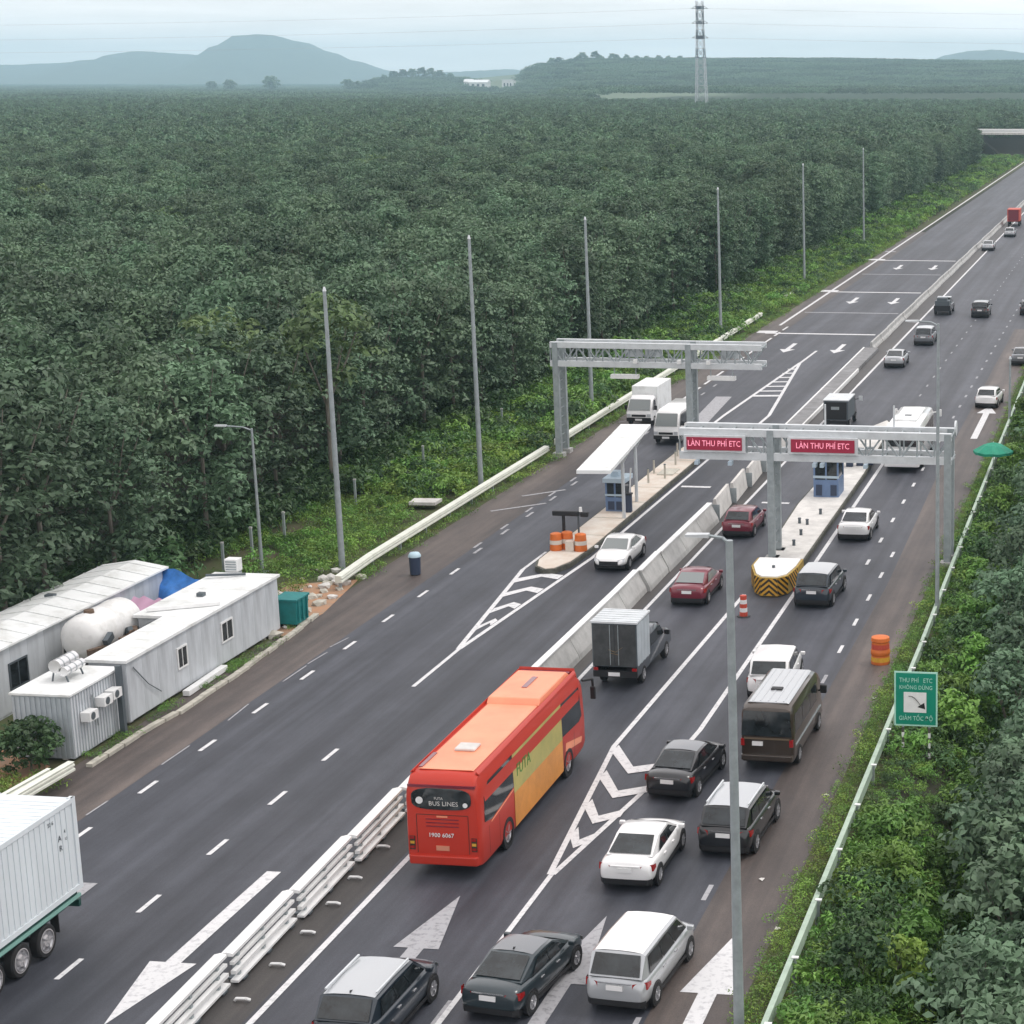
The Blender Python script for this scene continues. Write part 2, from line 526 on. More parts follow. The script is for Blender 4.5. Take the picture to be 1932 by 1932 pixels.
gt.links.new(gsrc, gmx.inputs['Color1']); gt.links.new(gmx.outputs['Color'], gb_.inputs['Base Color'])
g = MB().add(vs, fs).build('ground', gm, smooth=60, fix=False)
tag(g, 'dark soil plain under the plantation and the road', kind='structure')

def sheet(name, m, pts, z, label):
    return tag(MB().flat(pts, z).build(name, m, fix=False), label, kind='structure')
sheet('verge_left', M['verge'], [(-50, 30), (-39.0, 30), (-38.0, 684), (-64, 684), (-54, 590), (-50, 400)], 0.0, 'weedy verge between the plantation and the left guardrail')
sheet('road', M['asphalt'], [(-37.2, 20), (-12.2, 20), (-12.6, 720), (-38.0, 720)], 0.008, 'dark grey asphalt carriageways of the toll road')
sheet('shoulder_left', M['shoulder'], [(-39.1, 20), (-36.2, 20), (-36.4, 100), (-36.8, 200), (-37.2, 330), (-39.4, 330), (-39.6, 200), (-39.6, 90)], 0.012, 'brownish worn left road shoulder')
sheet('shoulder_right', M['shoulder'], [(-13.2, 20), (-10.6, 20), (-10.6, 200), (-13.4, 200), (-13.3, 130), (-12.7, 95), (-13.0, 60)], 0.012, 'brownish worn right road shoulder')
sheet('median_strip', M['median'], [(-25.75, 20), (-23.95, 20), (-23.95, 600), (-25.75, 600)], 0.012, 'dark dirty strip of median between the carriageways')
sheet('verge_right', M['verge'], [(-10.9, 20), (-8.7, 20), (-8.7, 520), (-10.9, 520)], 0.004, 'narrow weedy edge under the right guardrail')
sheet('yard', M['orange_soil'], [(-44.5, 58.5), (-40.3, 58.5), (-40.3, 64.3), (-44.5, 66.5)], 0.02, 'orange bare soil in front of the small container')
sheet('yard_far', M['orange_soil'], [(-43.2, 82), (-39.2, 82), (-39.0, 86), (-39.9, 92.5), (-43.0, 91)], 0.02, 'pale orange rubble ground beyond the teal bin')
# painted markings: one object of a kind, all flat print on the asphalt
pm, pw = MB(), MB()
rt0 = random.Random(17)
_lv = [0]
def lift():
    _lv[0] += 1
    return 0.00025 * (_lv[0] % 24)
def line(mb, l0, s0, l1, s1, w, z=0.020):
    d = Vector((l1 - l0, s1 - s0)).normalized()
    nx, ny = -d.y * w / 2, d.x * w / 2
    mb.flat([(l0 - nx, s0 - ny), (l1 - nx, s1 - ny), (l1 + nx, s1 + ny), (l0 + nx, s0 + ny)], z + lift())
for k in range(27):                                      # dashes along the left shoulder
    s = 44.4 + 4.573 * k
    line(pm if s < 98 else pw, -35.56 - (0.35 if s > 99 else 0), s - 0.65, -35.56 - (0.35 if s > 99 else 0), s + 0.65, 0.17)
    if 98 < s < 150:
        line(pw, -36.35, s + 0.6, -36.35, s + 1.9, 0.15)
for k in range(5):
    line(pm, -30.40, 47.75 + 4.6 * k, -30.40, 49.1 + 4.6 * k, 0.17)
line(pm, -30.41, 75.4, -30.41, 81.8, 0.18)
line(pm, -30.45, 81.0, -32.15, 95.6, 0.22); line(pm, -30.40, 81.0, -29.25, 98.3, 0.22)
line(pm, -32.15, 95.6, -32.1, 99.5, 0.18); line(pm, -29.25, 98.3, -29.2, 136, 0.20)
for s, a, b in ((84.2, -30.72, -30.28), (87.2, -31.05, -30.1), (90.2, -31.42, -29.9), (93.0, -31.75, -29.72)):
    c = (a + b) / 2 + 0.05
    pm.flat([(a, s - 0.2), (c, s + 1.15), (c, s + 1.95), (a - 0.06, s + 0.7)], 0.0270 + lift())
    pm.flat([(c, s + 1.15), (b, s + 0.75), (b + 0.06, s + 1.6), (c, s + 1.95)], 0.0270 + lift())
line(pm, -18.62, 42, -18.60, 57.2, 0.17)
line(pm, -18.66, 56.8, -19.92, 69.1, 0.20); line(pm, -18.56, 56.8, -17.36, 66.0, 0.20)
line(pm, -17.36, 66.0, -17.06, 71.4, 0.20); line(pm, -17.06, 71.4, -17.10, 92.6, 0.20); line(pm, -17.10, 92.6, -17.28, 140, 0.22)
line(pm, -19.92, 69.1, -19.55, 92.0, 0.20)
for s, a, b in ((68.5, -19.82, -17.25), (65.7, -19.52, -17.35), (62.75, -19.22, -17.72), (60.1, -18.95, -18.1)):
    c = a + (b - a) * 0.48
    d = 1.75 * (b - a) / 2.5 + 0.1
    pm.flat([(a + 0.05, s + 0.75), (a - 0.02, s - 0.05), (c, s - d - 0.4), (c, s - d + 0.35)], 0.0270 + lift())
    pm.flat([(c, s - d + 0.35), (c, s - d - 0.4), (b, s - d + 0.35), (b, s - d + 1.1)], 0.0270 + lift())
line(pm, -23.72, 30, -23.72, 68, 0.20); line(pm, -23.72, 68, -23.95, 160, 0.18); line(pm, -23.95, 160, -24.3, 600, 0.22)
for k in range(-1, 12):
    line(pm if k > 6 else pw, -13.27, 50.9 + 4.52 * k, -13.27, 52.1 + 4.52 * k, 0.16)
for k in range(0, 45):
    s = 97.2 + 5.12 * k + 1.6
    line(pm if k < 8 else pw, -14.35, s, -14.35, s + 1.15, 0.17)
    if k > 10: line(pw, -18.1, s, -18.1, s + 1.1, 0.13)
for l, s0, s1 in ((-18.75, 46.5, 47.9), (-19.62, 46.7, 48.3)):  # paired pale strokes; one paints in the reflection of a car sill
    line(pw, l, s0, l, s1, 0.14)
for s in np.arange(52, 84, 2.6):
    if rt0.random() < 0.7: line(pw, -36.25 + rt0.uniform(-0.1, 0.1), s, -36.2 + rt0.uniform(-0.1, 0.1), s + rt0.uniform(0.8, 2.4), 0.07)
def arrow(mb, l, tip, base, end, hw, sw):
    mb.flat([(l, tip), (l - hw, base), (l + hw, base)] if tip > base else [(l, tip), (l + hw, base), (l - hw, base)], 0.020 + lift())
    mb.flat([(l - sw, base), (l + sw, base), (l + sw, end), (l - sw, end)], 0.020 + lift())
arrow(pm, -27.62, 45.3, 49.2, 55.9, 0.72, 0.24)
arrow(pw, -33.05, 44.5, 47.8, 54.3, 0.62, 0.24)
arrow(pw, -20.95, 54.8, 51.0, 45.0, 0.70, 0.24)
arrow(pw, -15.95, 53.9, 49.3, 44.0, 0.66, 0.24)
arrow(pm, -11.72, 53.2, 49.2, 42.0, 0.80, 0.27)
arrow(pm, -12.0, 151.0, 147.5, 136.5, 0.75, 0.24)
for s in (179.5, 221.0, 263.0):
    for l in (-33.95, -29.1):
        arrow(pm, l, s, s + 2.2, s + 6.5, 0.75, 0.22)
for s, l0 in ((193.5, -39.4), (233.5, -39.5), (276.5, -40.0)):
    line(pm, -38.4, s, -27.1, s, 0.75); line(pm, l0, s + 0.9, -37.4, s + 0.9, 1.9, 0.0270)
line(pw, -37.6, 212, -27.1, 212, 0.6); line(pw, -37.6, 256, -27.1, 256, 0.6); line(pw, -39.2, 291, -37.6, 291, 1.3)
line(pm, -38.15, 200, -38.75, 400, 0.30); line(pm, -38.75, 400, -39.8, 700, 0.35)
for k in range(11):
    line(pm, -36.9 - 0.02 * k, 150 + 4.6 * k, -36.9 - 0.02 * k, 153.0 + 4.6 * k, 0.22)
line(pm, -31.95, 133, -31.95, 144, 0.24); line(pm, -31.95, 144, -31.15, 173, 0.26)
line(pm, -28.55, 136, -28.5, 144.5, 0.24); line(pm, -28.5, 144.5, -31.1, 172.5, 0.26); line(pm, -31.12, 172.5, -31.0, 181, 0.24)
for k in range(7):
    s = 153.6 + 2.5 * k
    line(pm, -31.65 + 0.03 * k, s, -29.3 - 0.235 * k, s + 0.4, 0.8 if k in (0,) else 0.55, 0.0270)
line(pw, -38.5, 109.0, -35.9, 111.6, 0.25); line(pw, -38.0, 113.4, -35.9, 115.6, 0.25)
line(pm, -28.9, 117.5, -27.0, 117.5, 0.45); line(pm, -22.9, 113.4, -21.2, 113.4, 0.40)
line(pw, -39.2, 140, -37.3, 143, 0.2)
line(pw, -33.0, 139, -33.9, 153, 1.3); 
tag(pm.build('road_markings', M['paint'], fix=False), 'white painted lines, chevrons and arrows on the asphalt', kind='structure')
tag(pw.build('worn_road_markings', M['paint_worn'], fix=False), 'worn grey painted dashes and arrows on the asphalt', kind='structure')

# toll islands
def island(pts, z, name, label, m):
    r = thing(name, label, 'traffic island')
    MB().prism(pts, 0.0, z - 0.03).build('kerb', M['kerb_dark'], r)
    c = (sum(p[0] for p in pts) / len(pts), sum(p[1] for p in pts) / len(pts))
    q = [(p[0] + (0.10 if p[0] < c[0] else -0.10), p[1] + (0.12 if p[1] < c[1] else -0.12)) for p in pts]
    MB().prism(q, z - 0.03, z).build('paving', m, r)
    return r
isl = island([(-31.72, 96.6), (-31.4, 95.3), (-30.8, 94.7), (-30.2, 94.9), (-29.75, 96.4), (-29.55, 100), (-29.6, 131), (-30.0, 135.6), (-30.9, 136.6), (-31.5, 135), (-31.75, 128)], 0.30,
             'toll_island', 'long tan concrete toll island with a rounded nose left of the median', M['conc_tan'])
isr = island([(-19.35, 97.2), (-18.6, 95.8), (-17.75, 96.0), (-17.62, 98), (-17.75, 122), (-18.3, 140), (-18.9, 142), (-20.2, 138), (-20.5, 112), (-20.2, 104)], 0.30,
             'toll_island', 'pale concrete toll island right of the median behind the striped cushion', M['conc_pale'])
for k in range(7):                                        # expansion joints on the islands: raised ribs of paving slabs
    MB().box(-31.6, -29.68, 102.5 + 4.4 * k, 102.6 + 4.4 * k, 0.30, 0.312).build('joint', M['kerb_yellow'], isl)

# ------------------------------------------------------------------ median barrier
med = thing('median_barrier', 'long pale concrete median wall with a white top beside the box truck', 'barrier')
prof = [(-0.62, 0), (-0.56, 0.28), (-0.20, 0.50), (-0.11, 1.05), (0.11, 1.05), (0.16, 0.90), (0.50, 0.24), (0.56, 0)]
blk = MB().extr(prof, 0, 3.96).mesh('block', M['concrete'])
cap = MB().extr([(-0.15, 1.055), (-0.15, 1.12), (0.15, 1.12), (0.15, 1.055)], 0, 3.98).mesh('coping', M['white'])
for k in range(11):
    bl = inst('block', blk, med, (-25.02 + (0.12 if k > 6 else 0.0), 64.0 + 4.0 * k, 0.012), 0.012 if k in (6, 7) else 0)
    inst('coping', cap, bl)
panel_me = MB().extr([(-0.26, 0), (-0.08, 1.22), (0.08, 1.22), (0.26, 0)], 0, 4.45).mesh('panel', M['conc_pale'])
foot_me = MB().box(-0.29, 0.29, -0.05, 0.02, 0, 0.9).mesh('end_plate', M['galv'])
for k in range(5):
    r = thing('concrete_barrier', ['white concrete barrier panel next to the dark red hatchback', 'second white barrier panel beyond the dark red hatchback', 'third white barrier panel beyond the dark red hatchback',
                                'fourth white barrier panel, close to the middle gantry post', 'white barrier panel beyond the message gantry'][k], 'barrier', (-24.72 , 108.5 + 4.75 * k, 0.012), 0.045, 'concrete panels along the median')
    inst('panel', panel_me, r)
    inst('end_plate', foot_me, r)
low = thing('median_kerb', 'flat raised concrete median with white edges beyond the message gantry', 'kerb')
MB().prism([(-26.1, 133), (-25.0, 133), (-25.2, 182), (-26.5, 182)], 0, 0.28).build('slab', mat('grey median slab', (0.22, 0.22, 0.225), 0.85, var=0.2, vscale=0.8), low)
MB().prism([(-26.24, 133), (-26.11, 133), (-26.51, 182), (-26.64, 182)], 0, 0.32).build('edge', M['white'], low)
MB().prism([(-24.98, 133), (-24.86, 133), (-25.0, 168), (-25.12, 168)], 0, 0.32).build('edge', M['white'], low)
far = thing('far_median_barrier', 'pale concrete block barrier dividing the road far beyond the gantries', 'barrier')
fb = MB().extr([(-0.32, 0), (-0.26, 0.18), (-0.12, 0.34), (-0.09, 0.72), (0.09, 0.72), (0.12, 0.34), (0.26, 0.18), (0.32, 0)], 0, 5.97).mesh('block', M['concrete'])
for k in range(70):
    inst('block', fb, far, (-25.95 + (0.04 * math.sin(k * 1.7)) , 182.5 + 6.0 * k, 0.012))

# white movable fence sections along the near median
sec_top = MB().extr([(-0.22, 0.90), (-0.22, 0.98), (-0.04, 1.03), (0.14, 0.99), (0.14, 0.90)], -2.18, 2.18).mesh('top_rail', M['white'])
sec_mid = MB().extr([(0.02, 0.64), (0.02, 0.73), (0.15, 0.73), (0.15, 0.64)], -2.16, 2.16).mesh('rail', M['white'])
sec_low = MB().extr([(0.02, 0.34), (0.02, 0.45), (0.18, 0.45), (0.18, 0.34)], -2.14, 2.14).mesh('rail', M['white'])
sec_base = MB().extr([(-0.02, 0.08), (-0.02, 0.15), (0.22, 0.15), (0.22, 0.08)], -2.12, 2.12).mesh('rail', M['white'])
post_me = MB().box(-0.10, 0.10, -0.06, 0.06, 0, 0.86).mesh('post', M['galv'])
base_me = MB().box(-0.22, 0.26, -0.14, 0.14, 0, 0.05).mesh('base_plate', M['dark_steel'])
flabels = ['white railed barrier section cut by the bottom edge, nearest of the row', 'white railed barrier section, second of the row up from the bottom edge', 'white railed barrier section, third of the row up from the bottom edge',
           'white railed barrier section just behind the orange bus', 'white railed barrier section beside the rear wheel of the orange bus', 'white railed barrier section hidden mostly by the orange bus']
for k in range(6):
    r = thing('rail_barrier', flabels[k], 'barrier', (-25.35, 45.75 + 4.42 * k, 0.012), 0.035, 'white railed barrier sections')
    inst('top_rail', sec_top, r); inst('rail', sec_mid, r); inst('rail', sec_low, r); inst('rail', sec_base, r)
    for y in (-1.7, 0, 1.7):
        p = inst('post', post_me, r, (0.0, y, 0.03)); inst('base_plate', base_me, p)
hook = MB().tube([(-0.22, 0.02, 0.03), (-0.16, 0, 0.10), (0.12, 0, 0.11), (0.22, 0.05, 0.05)], 0.045, 6).mesh('road_stud', M['white'])
for k, (l, s) in enumerate([(-25.0, 61.6), (-24.85, 58.2), (-24.75, 55.6), (-24.63, 53.6), (-24.53, 51.5), (-24.49, 49.3), (-24.5, 47.1)]):
    o = bpy.data.objects.new('road_stud', hook)
    COL.objects.link(o)
    o.location = (l, s, 0.012)
    tag(o, 'small bent white marker on the dark median beside the railed barrier', 'marker', 'bent white markers on the median')

# ------------------------------------------------------------------ guardrails
def wbeam(w=0.0):
    return [(-0.05, 0.42), (-0.05, 0.50), (0.03, 0.55), (-0.05, 0.60), (-0.05, 0.66), (0.03, 0.71), (-0.05, 0.76), (0.10 + w, 0.78), (0.10 + w, 0.40)]
def guardrail(label, pts, m, step, face=1, w=0.0, name='guardrail', postm=None, cap=False):
    r = thing(name, label, 'guardrail')
    pr = [(x * face, z) for x, z in wbeam(w)]
    for (l0, s0), (l1, s1) in zip(pts[:-1], pts[1:]):
        n = max(1, round((s1 - s0) / step))
        for k in range(n):
            a, b = s0 + (s1 - s0) * k / n, s0 + (s1 - s0) * (k + 1) / n
            la, lb = l0 + (l1 - l0) * k / n, l0 + (l1 - l0) * (k + 1) / n
            me = MB().loft([[(la + x, a, z) for x, z in pr], [(lb + x, b - 0.015, z) for x, z in pr]])
            me.build('beam', m, r)
            p = MB().box(la + 0.12 * face - 0.06, la + 0.12 * face + 0.06, a + 0.1, a + 0.24, 0, 0.74).build('post', postm or M['galv'], r)
            if cap:
                MB().box(la + 0.06, la + 0.26, a + 0.11, a + 0.23, 0.785, 0.82).build('cap', M['white'], p)
    return r
guardrail('cream guardrail from the rubble heap to the first gantry leg, left of the road', [(-39.85, 90.2), (-40.1, 95), (-40.25, 126.2)], M['rail_cream'], 4.0, -1, 0.22)
guardrail('cream guardrail beyond the first gantry leg along the weedy verge', [(-40.3, 128.6), (-40.7, 168), (-41.0, 205)], M['rail_cream'], 4.0, -1, 0.22)
guardrail('short cream guardrail piece showing among the weeds beyond the first gantry', [(-41.3, 216), (-41.5, 238)], M['rail_cream'], 4.4, -1, 0.25)
guardrail('farthest short cream guardrail piece in the weeds on the left', [(-41.9, 268), (-42.2, 300)], M['rail_cream'], 4.6, -1, 0.25)
guardrail('pale green guardrail along the overgrown bank on the right', [(-9.55, 38), (-9.52, 82), (-9.62, 100), (-9.75, 126), (-9.9, 180), (-10.2, 260)], M['rail_green'], 4.0, 1, 0.02, cap=True)
guardrail('short double cream guardrail behind the white container truck', [(-39.05, 52), (-38.55, 63.0)], M['rail_cream'], 2.75, -1, 0.10)
guardrail('thin cream rail behind the double guardrail by the bush', [(-39.5, 54), (-39.0, 62.2)], M['rail_cream'], 2.75, -1, 0.0)

# ------------------------------------------------------------------ poles and lamps
def tall_pole(l, s, h, label, r0=0.17, r1=0.09, head=None, m='galv', group=None, name='light_pole'):
    r = thing(name, label, 'pole', (l, s, 0), 0, group)
    MB().cyl((0, 0, 0.02), (0, 0, h), r0, r1, 12).build('shaft', M[m], r, smooth=40)
    MB().box(-0.26, 0.26, -0.26, 0.26, 0, 0.05).build('base_plate', M['galv'], r)
    if head:
        dx = head
        MB().tube([(0, 0, h - 0.1), (dx * 0.35, 0, h + 0.06), (dx, 0, h + 0.10)], 0.045, 6).build('arm', M[m], r)
        MB().loft([[(dx - 0.02, -0.10, h + 0.06), (dx - 0.02, 0.10, h + 0.06), (dx - 0.02, 0.10, h + 0.16), (dx - 0.02, -0.10, h + 0.16)],
                   [(dx + math.copysign(0.62, dx), -0.13, h + 0.08), (dx + math.copysign(0.62, dx), 0.13, h + 0.08), (dx + math.copysign(0.62, dx), 0.13, h + 0.14), (dx + math.copysign(0.62, dx), -0.13, h + 0.14)]]).build('lamp_head', M['galv_pale'], r)
    else:
        MB().cyl((0, 0, h), (0, 0, h + 0.22), 0.11, 0.05, 8).build('cap', M['galv_pale'], r)
    return r
for (l, s, h, lab) in [(-41.58, 94.39, 14.65, 'tall bare grey pole by the rubble heap, nearest of the forest edge row'),
                       (-41.14, 114.9, 15.7, 'tall bare grey pole in the weeds before the first gantry'),
                       (-41.96, 142.64, 14.95, 'tall bare grey pole showing through the first gantry truss'),
                       (-41.93, 188.4, 14.75, 'tall bare grey pole beyond the first gantry with yellowing leaves behind its top'),
                       (-42.4, 239.0, 15.0, 'tall bare grey pole, second from the far end of the forest edge row'),
                       (-43.2, 296.0, 15.0, 'farthest tall bare grey pole against the dark trees')]:
    tall_pole(l, s, h, lab, group='tall poles along the forest edge')
tall_pole(-45.5, 93.3, 7.65, 'single arm street lamp standing behind the white cabins', 0.10, 0.06, -1.35, name='street_lamp')
tall_pole(-10.35, 47.0, 13.7, 'large grey lamp pole in the foreground in front of the black cars', 0.145, 0.095, -0.5, name='street_lamp')
tall_pole(-9.45, 88.4, 14.2, 'slim grey lamp pole just before the message gantry on the right', 0.11, 0.06, -0.9, name='street_lamp')
tall_pole(-9.75, 141.0, 5.2, 'short grey post on the right bank beyond the green parasol', 0.11, 0.07, name='post')
for k, (l, s) in enumerate([(-47.2, 92.5), (-47.3, 96.0), (-47.2, 99.8), (-46.9, 109), (-46.8, 120), (-46.5, 135)]):
    r = thing('fence_post', 'weathered concrete fence post standing at the dark foot of the forest edge', 'post', (l, s, 0), 0, 'concrete posts along the forest edge')
    MB().box(-0.06, 0.06, -0.06, 0.06, 0, 1.7).build('shaft', M['galv'], r)
    MB().box(-0.075, 0.075, -0.075, 0.075, 1.7, 1.78).build('cap', M['concrete'], r)

# ------------------------------------------------------------------ gantries
def truss(mb_ch, mb_web, x0, x1, ys, z0, z1, step, chord):
    for y in ys:
        for z in (z0, z1):
            mb_ch.append(((x0, y, z), (x1, y, z)))
    n = max(1, round((x1 - x0) / step))
    for y in ys:
        for k in range(n):
            a, b = x0 + (x1 - x0) * k / n, x0 + (x1 - x0) * (k + 1) / n
            if k % 2: mb_web.bar((a, y, z0), (b, y, z1), 0.09)
            else: mb_web.bar((a, y, z1), (b, y, z0), 0.09)
            mb_web.bar((a, y, z0), (a, y, z1), 0.08)
    for z in (z0, z1):
        for k in range(n + 1):
            a = x0 + (x1 - x0) * k / n
            mb_web.bar((a, ys[0], z), (a, ys[1], z), 0.09)
def gantry(name, label, legs, x0, x1, ys, z0, z1, chord, leg_w, step=0.9):
    r = thing(name, label, 'gantry')
    ch, web = [], MB()
    truss(ch, web, x0, x1, ys, z0, z1, step, chord)
    for a, b in ch:
        MB().bar(a, b, chord, chord * 1.25).build('chord', M['galv_pale'], r)
    w = web.build('bracing', M['galv'], r)
    for l in legs:
        for y in ys:
            p = MB().box(l - leg_w / 2, l + leg_w / 2, y - leg_w / 2, y + leg_w / 2, 0.3, z1 + 0.16).build('leg', M['galv'], r)
            MB().box(l - leg_w, l + leg_w, y - leg_w, y + leg_w, 0, 0.3).build('footing', M['concrete'], p)
        lad = MB()
        for z in np.arange(0.8, z0 - 0.3, 0.62):
            lad.bar((l, ys[0], z), (l, ys[1], z), 0.05)
        lad.build('cross_tie', M['galv'], r)
    return r
ga = gantry('overhead_gantry', 'grey lattice gantry over the left lanes with hanging white bars', [-39.55, -30.35], -39.9, -25.35, (126.3, 127.9), 6.45, 7.72, 0.31, 0.38)
for x in (-34.75, -28.1):
    hb = MB().box(x - 0.95, x + 0.95, 126.0, 126.5, 5.52, 5.78).build('antenna_bar', M['white'], ga)
    for dx in (-0.75, 0.75):
        MB().bar((x + dx, 126.3, 5.78), (x + dx, 126.3, 6.4), 0.05).build('hanger', M['galv'], hb)
for x in (-34.6, -33.2, -27.9):
    MB().box(x - 0.6, x + 0.6, 128.05, 128.2, 6.72, 7.4).build('panel_back', M['galv_pale'], ga)
for x in (-33.9, -28.9, -30.9):
    b = MB().box(x - 0.12, x + 0.12, 125.7, 126.05, 6.62, 6.86).build('camera', M['white'], ga)
gb = gantry('overhead_gantry', 'message gantry with two red boards over the right lanes', [-19.45, -10.05], -24.35, -9.85, (98.9, 100.6), 5.72, 6.98, 0.31, 0.36)
for x0, x1, body in ((-24.05, -20.75, 'LÀN THU PHÍ ETC'), (-18.45, -14.75, 'LÀN THU PHÍ ETC')):
    fr = MB().box(x0, x1, 98.52, 98.74, 5.98, 6.86).build('message_board', M['galv_pale'], gb)
    MB().box(x0 + 0.16, x1 - 0.16, 98.47, 98.53, 6.08, 6.76).build('display', M['led_red'], fr)
    text('lettering', body, 0.44, M['led_pink'], fr, ((x0 + x1) / 2, 98.462, 6.43), (PI / 2, 0, 0), xs=0.80)
for x in (-23.3, -17.0, -16.6, -21.5, -14.3):
    MB().box(x - 0.10, x + 0.10, 98.1, 98.6, 5.35, 5.55).build('camera', M['booth_pale'], gb)
for x in (-16.8, -13.1):
    MB().tube([(x, 100.6, 7.1), (x, 100.6, 8.3)], 0.05).build('mast', M['galv_pale'], gb)
MB().lathe_y([(-0.05, 0), (-0.05, 0.40), (0.05, 0.40), (0.05, 0)], 16, -9.7, 99.6, 7.35).build('siren', M['galv_pale'], gb)

# ------------------------------------------------------------------ cabins, tanks and yard
def corrugated(mb, x0, x1, y, z0, z1, pitch=0.18, d=0.03):
    n = int((x1 - x0) / pitch)
    for k in range(n):
        a = x0 + (x1 - x0) * k / n
        mb.box(a, a + (x1 - x0) / n * 0.5, y - d, y, z0, z1)
def window(r, l, s, z0, z1, w, m='glass', frame='white'):
    f = MB()
    f.box(l, l + 0.05, s - w / 2 - 0.07, s + w / 2 + 0.07, z0 - 0.07, z0)
    f.box(l, l + 0.05, s - w / 2 - 0.07, s + w / 2 + 0.07, z1, z1 + 0.07)
    f.box(l, l + 0.05, s - w / 2 - 0.07, s - w / 2, z0, z1)
    f.box(l, l + 0.05, s + w / 2, s + w / 2 + 0.07, z0, z1)
    f.box(l, l + 0.04, s - 0.02, s + 0.02, z0, z1)
    o = f.build('window', M[frame], r)
    MB().box(l - 0.01, l + 0.025, s - w / 2, s - 0.02, z0, z1).build('pane', M[m], o)
    MB().box(l - 0.01, l + 0.025, s + 0.02, s + w / 2, z0, z1).build('pane', M[m], o)
    return o
ca = thing('site_cabin', 'long white roadside cabin with two small windows', 'cabin', (0, 0, 0))
MB().box(-42.65, -39.72, 75.6, 82.8, 0.15, 2.62).box(-41.25, -39.72, 69.1, 75.6, 0.15, 2.62).build('wall', M['white_dirty'], ca)
pan = MB().box(-39.72, -39.695, 0.004, 1.236, 0.18, 2.6).mesh('panel', M['white_dirty'])
for k in range(11):
    inst('panel', pan, ca, (0, 69.12 + 1.2436 * k, 0))
pan2 = MB().box(-42.62, -41.4, 82.8, 82.825, 0.2, 2.58).box(-41.37, -39.78, 82.8, 82.825, 0.2, 2.58).build('panel', M['white_dirty'], ca)
ro = MB().box(-42.78, -39.60, 75.4, 82.95, 2.62, 2.74).box(-41.4, -39.60, 68.98, 75.4, 2.62, 2.74).build('roof', M['white_roof'], ca)
seam = MB().box(0, 0.03, -0.02, 0.02, 0, 0.035).mesh('seam', M['white_dirty'])
for k in range(12):
    y = 69.6 + 1.15 * k
    MB().box(-42.75 if y > 75.5 else -41.38, -39.62, y, y + 0.04, 2.74, 2.752).build('seam', M['white_roof'], ro)
window(ca, -39.693, 73.55, 1.15, 1.95, 0.72)
window(ca, -39.693, 77.6, 1.15, 1.95, 0.95)
MB().bar((-42.4, 75.9, 2.85), (-39.8, 77.4, 2.83), 0.14).build('roof_pipe', M['white'], ca)
MB().bar((-42.6, 81.7, 2.9), (-41.0, 82.4, 2.83), 0.10).build('roof_pipe', M['dark_steel'], ca)
MB().box(-41.5, -41.2, 78.6, 78.9, 2.74, 2.9).build('vent', M['dark_steel'], ca)
MB().tube([(-39.66, 69.6, 2.3), (-39.62, 70.6, 1.3), (-39.60, 71.5, 0.7)], 0.02, 5).build('cable', M['dark_steel'], ca)
st = MB()
for k in range(6): st.box(-42.3, -39.9, 69.4 + 2.5 * k, 69.7 + 2.5 * k, 0, 0.15)
st.build('plinth', M['concrete'], ca)

cb = thing('site_container', 'small grey corrugated container at the near end of the white cabin', 'container')
MB().box(-42.0, -39.68, 64.95, 68.5, 0.1, 2.56).build('wall', M['grey_panel'], cb)
cf = MB(); corrugated(cf, -41.98, -39.7, 64.95, 0.15, 2.5, 0.19, 0.035); cf.build('corrugation', M['grey_panel'], cb)
cs = MB()
for k in range(18): cs.box(-39.68, -39.65, 65.0 + 0.196 * k, 65.09 + 0.196 * k, 0.15, 2.5)
cs.build('corrugation', M['white_dirty'], cb)
MB().box(-42.06, -39.6, 64.88, 68.56, 2.56, 2.64).build('roof', M['white_roof'], cb)
for k, (y, z) in enumerate([(65.5, 1.75), (66.6, 2.0), (67.3, 2.05)]):
    u = MB().box(-39.63, -39.25, y, y + 0.62, z - 0.36, z).build('air_conditioner', M['white'], cb)
    MB().lathe_y([(0, 0.0), (0.012, 0.0), (0.012, 0.15), (0, 0.15)], 14, -39.25, y + 0.25, z - 0.18).build('fan', M['dark_steel'], u)
MB().tube([(-39.6, 66.4, 2.2), (-39.55, 66.5, 1.5), (-39.58, 66.6, 0.9)], 0.03, 5).build('pipe', M['galv'], cb)

cc = thing('site_cabin', 'longer white cabin at the back below the trees', 'cabin')
MB().box(-48.1, -45.25, 60.0, 82.7, 0, 2.85).build('wall', M['white_dirty'], cc)
pan = MB().box(-45.25, -45.225, 0.004, 1.237, 0.1, 2.8).mesh('panel', M['white_dirty'])
for k in range(18):
    inst('panel', pan, cc, (0, 60.2 + 1.245 * k, 0))
rc = MB().extr([(-48.3, 2.85), (-46.7, 3.12), (-45.05, 2.85), (-45.05, 2.93), (-46.7, 3.20), (-48.3, 2.93)], 59.8, 82.95).build('roof', M['white_roof'], cc)
for k in range(19):
    MB().extr([(-48.28, 2.94), (-46.7, 3.215), (-45.07, 2.94), (-45.07, 2.965), (-46.7, 3.24), (-48.28, 2.965)], 60.4 + 1.22 * k, 60.44 + 1.22 * k).build('seam', M['white_roof'], rc)
window(cc, -45.223, 74.3, 1.25, 2.05, 0.75)
window(cc, -45.223, 70.6, 1.05, 2.05, 1.2, frame='dark_steel')
window(cc, -45.223, 66.0, 1.25, 2.05, 0.75)
MB().box(-47.3, -46.9, 76.3, 76.6, 3.1, 3.25).build('vent', M['dark_steel'], cc)

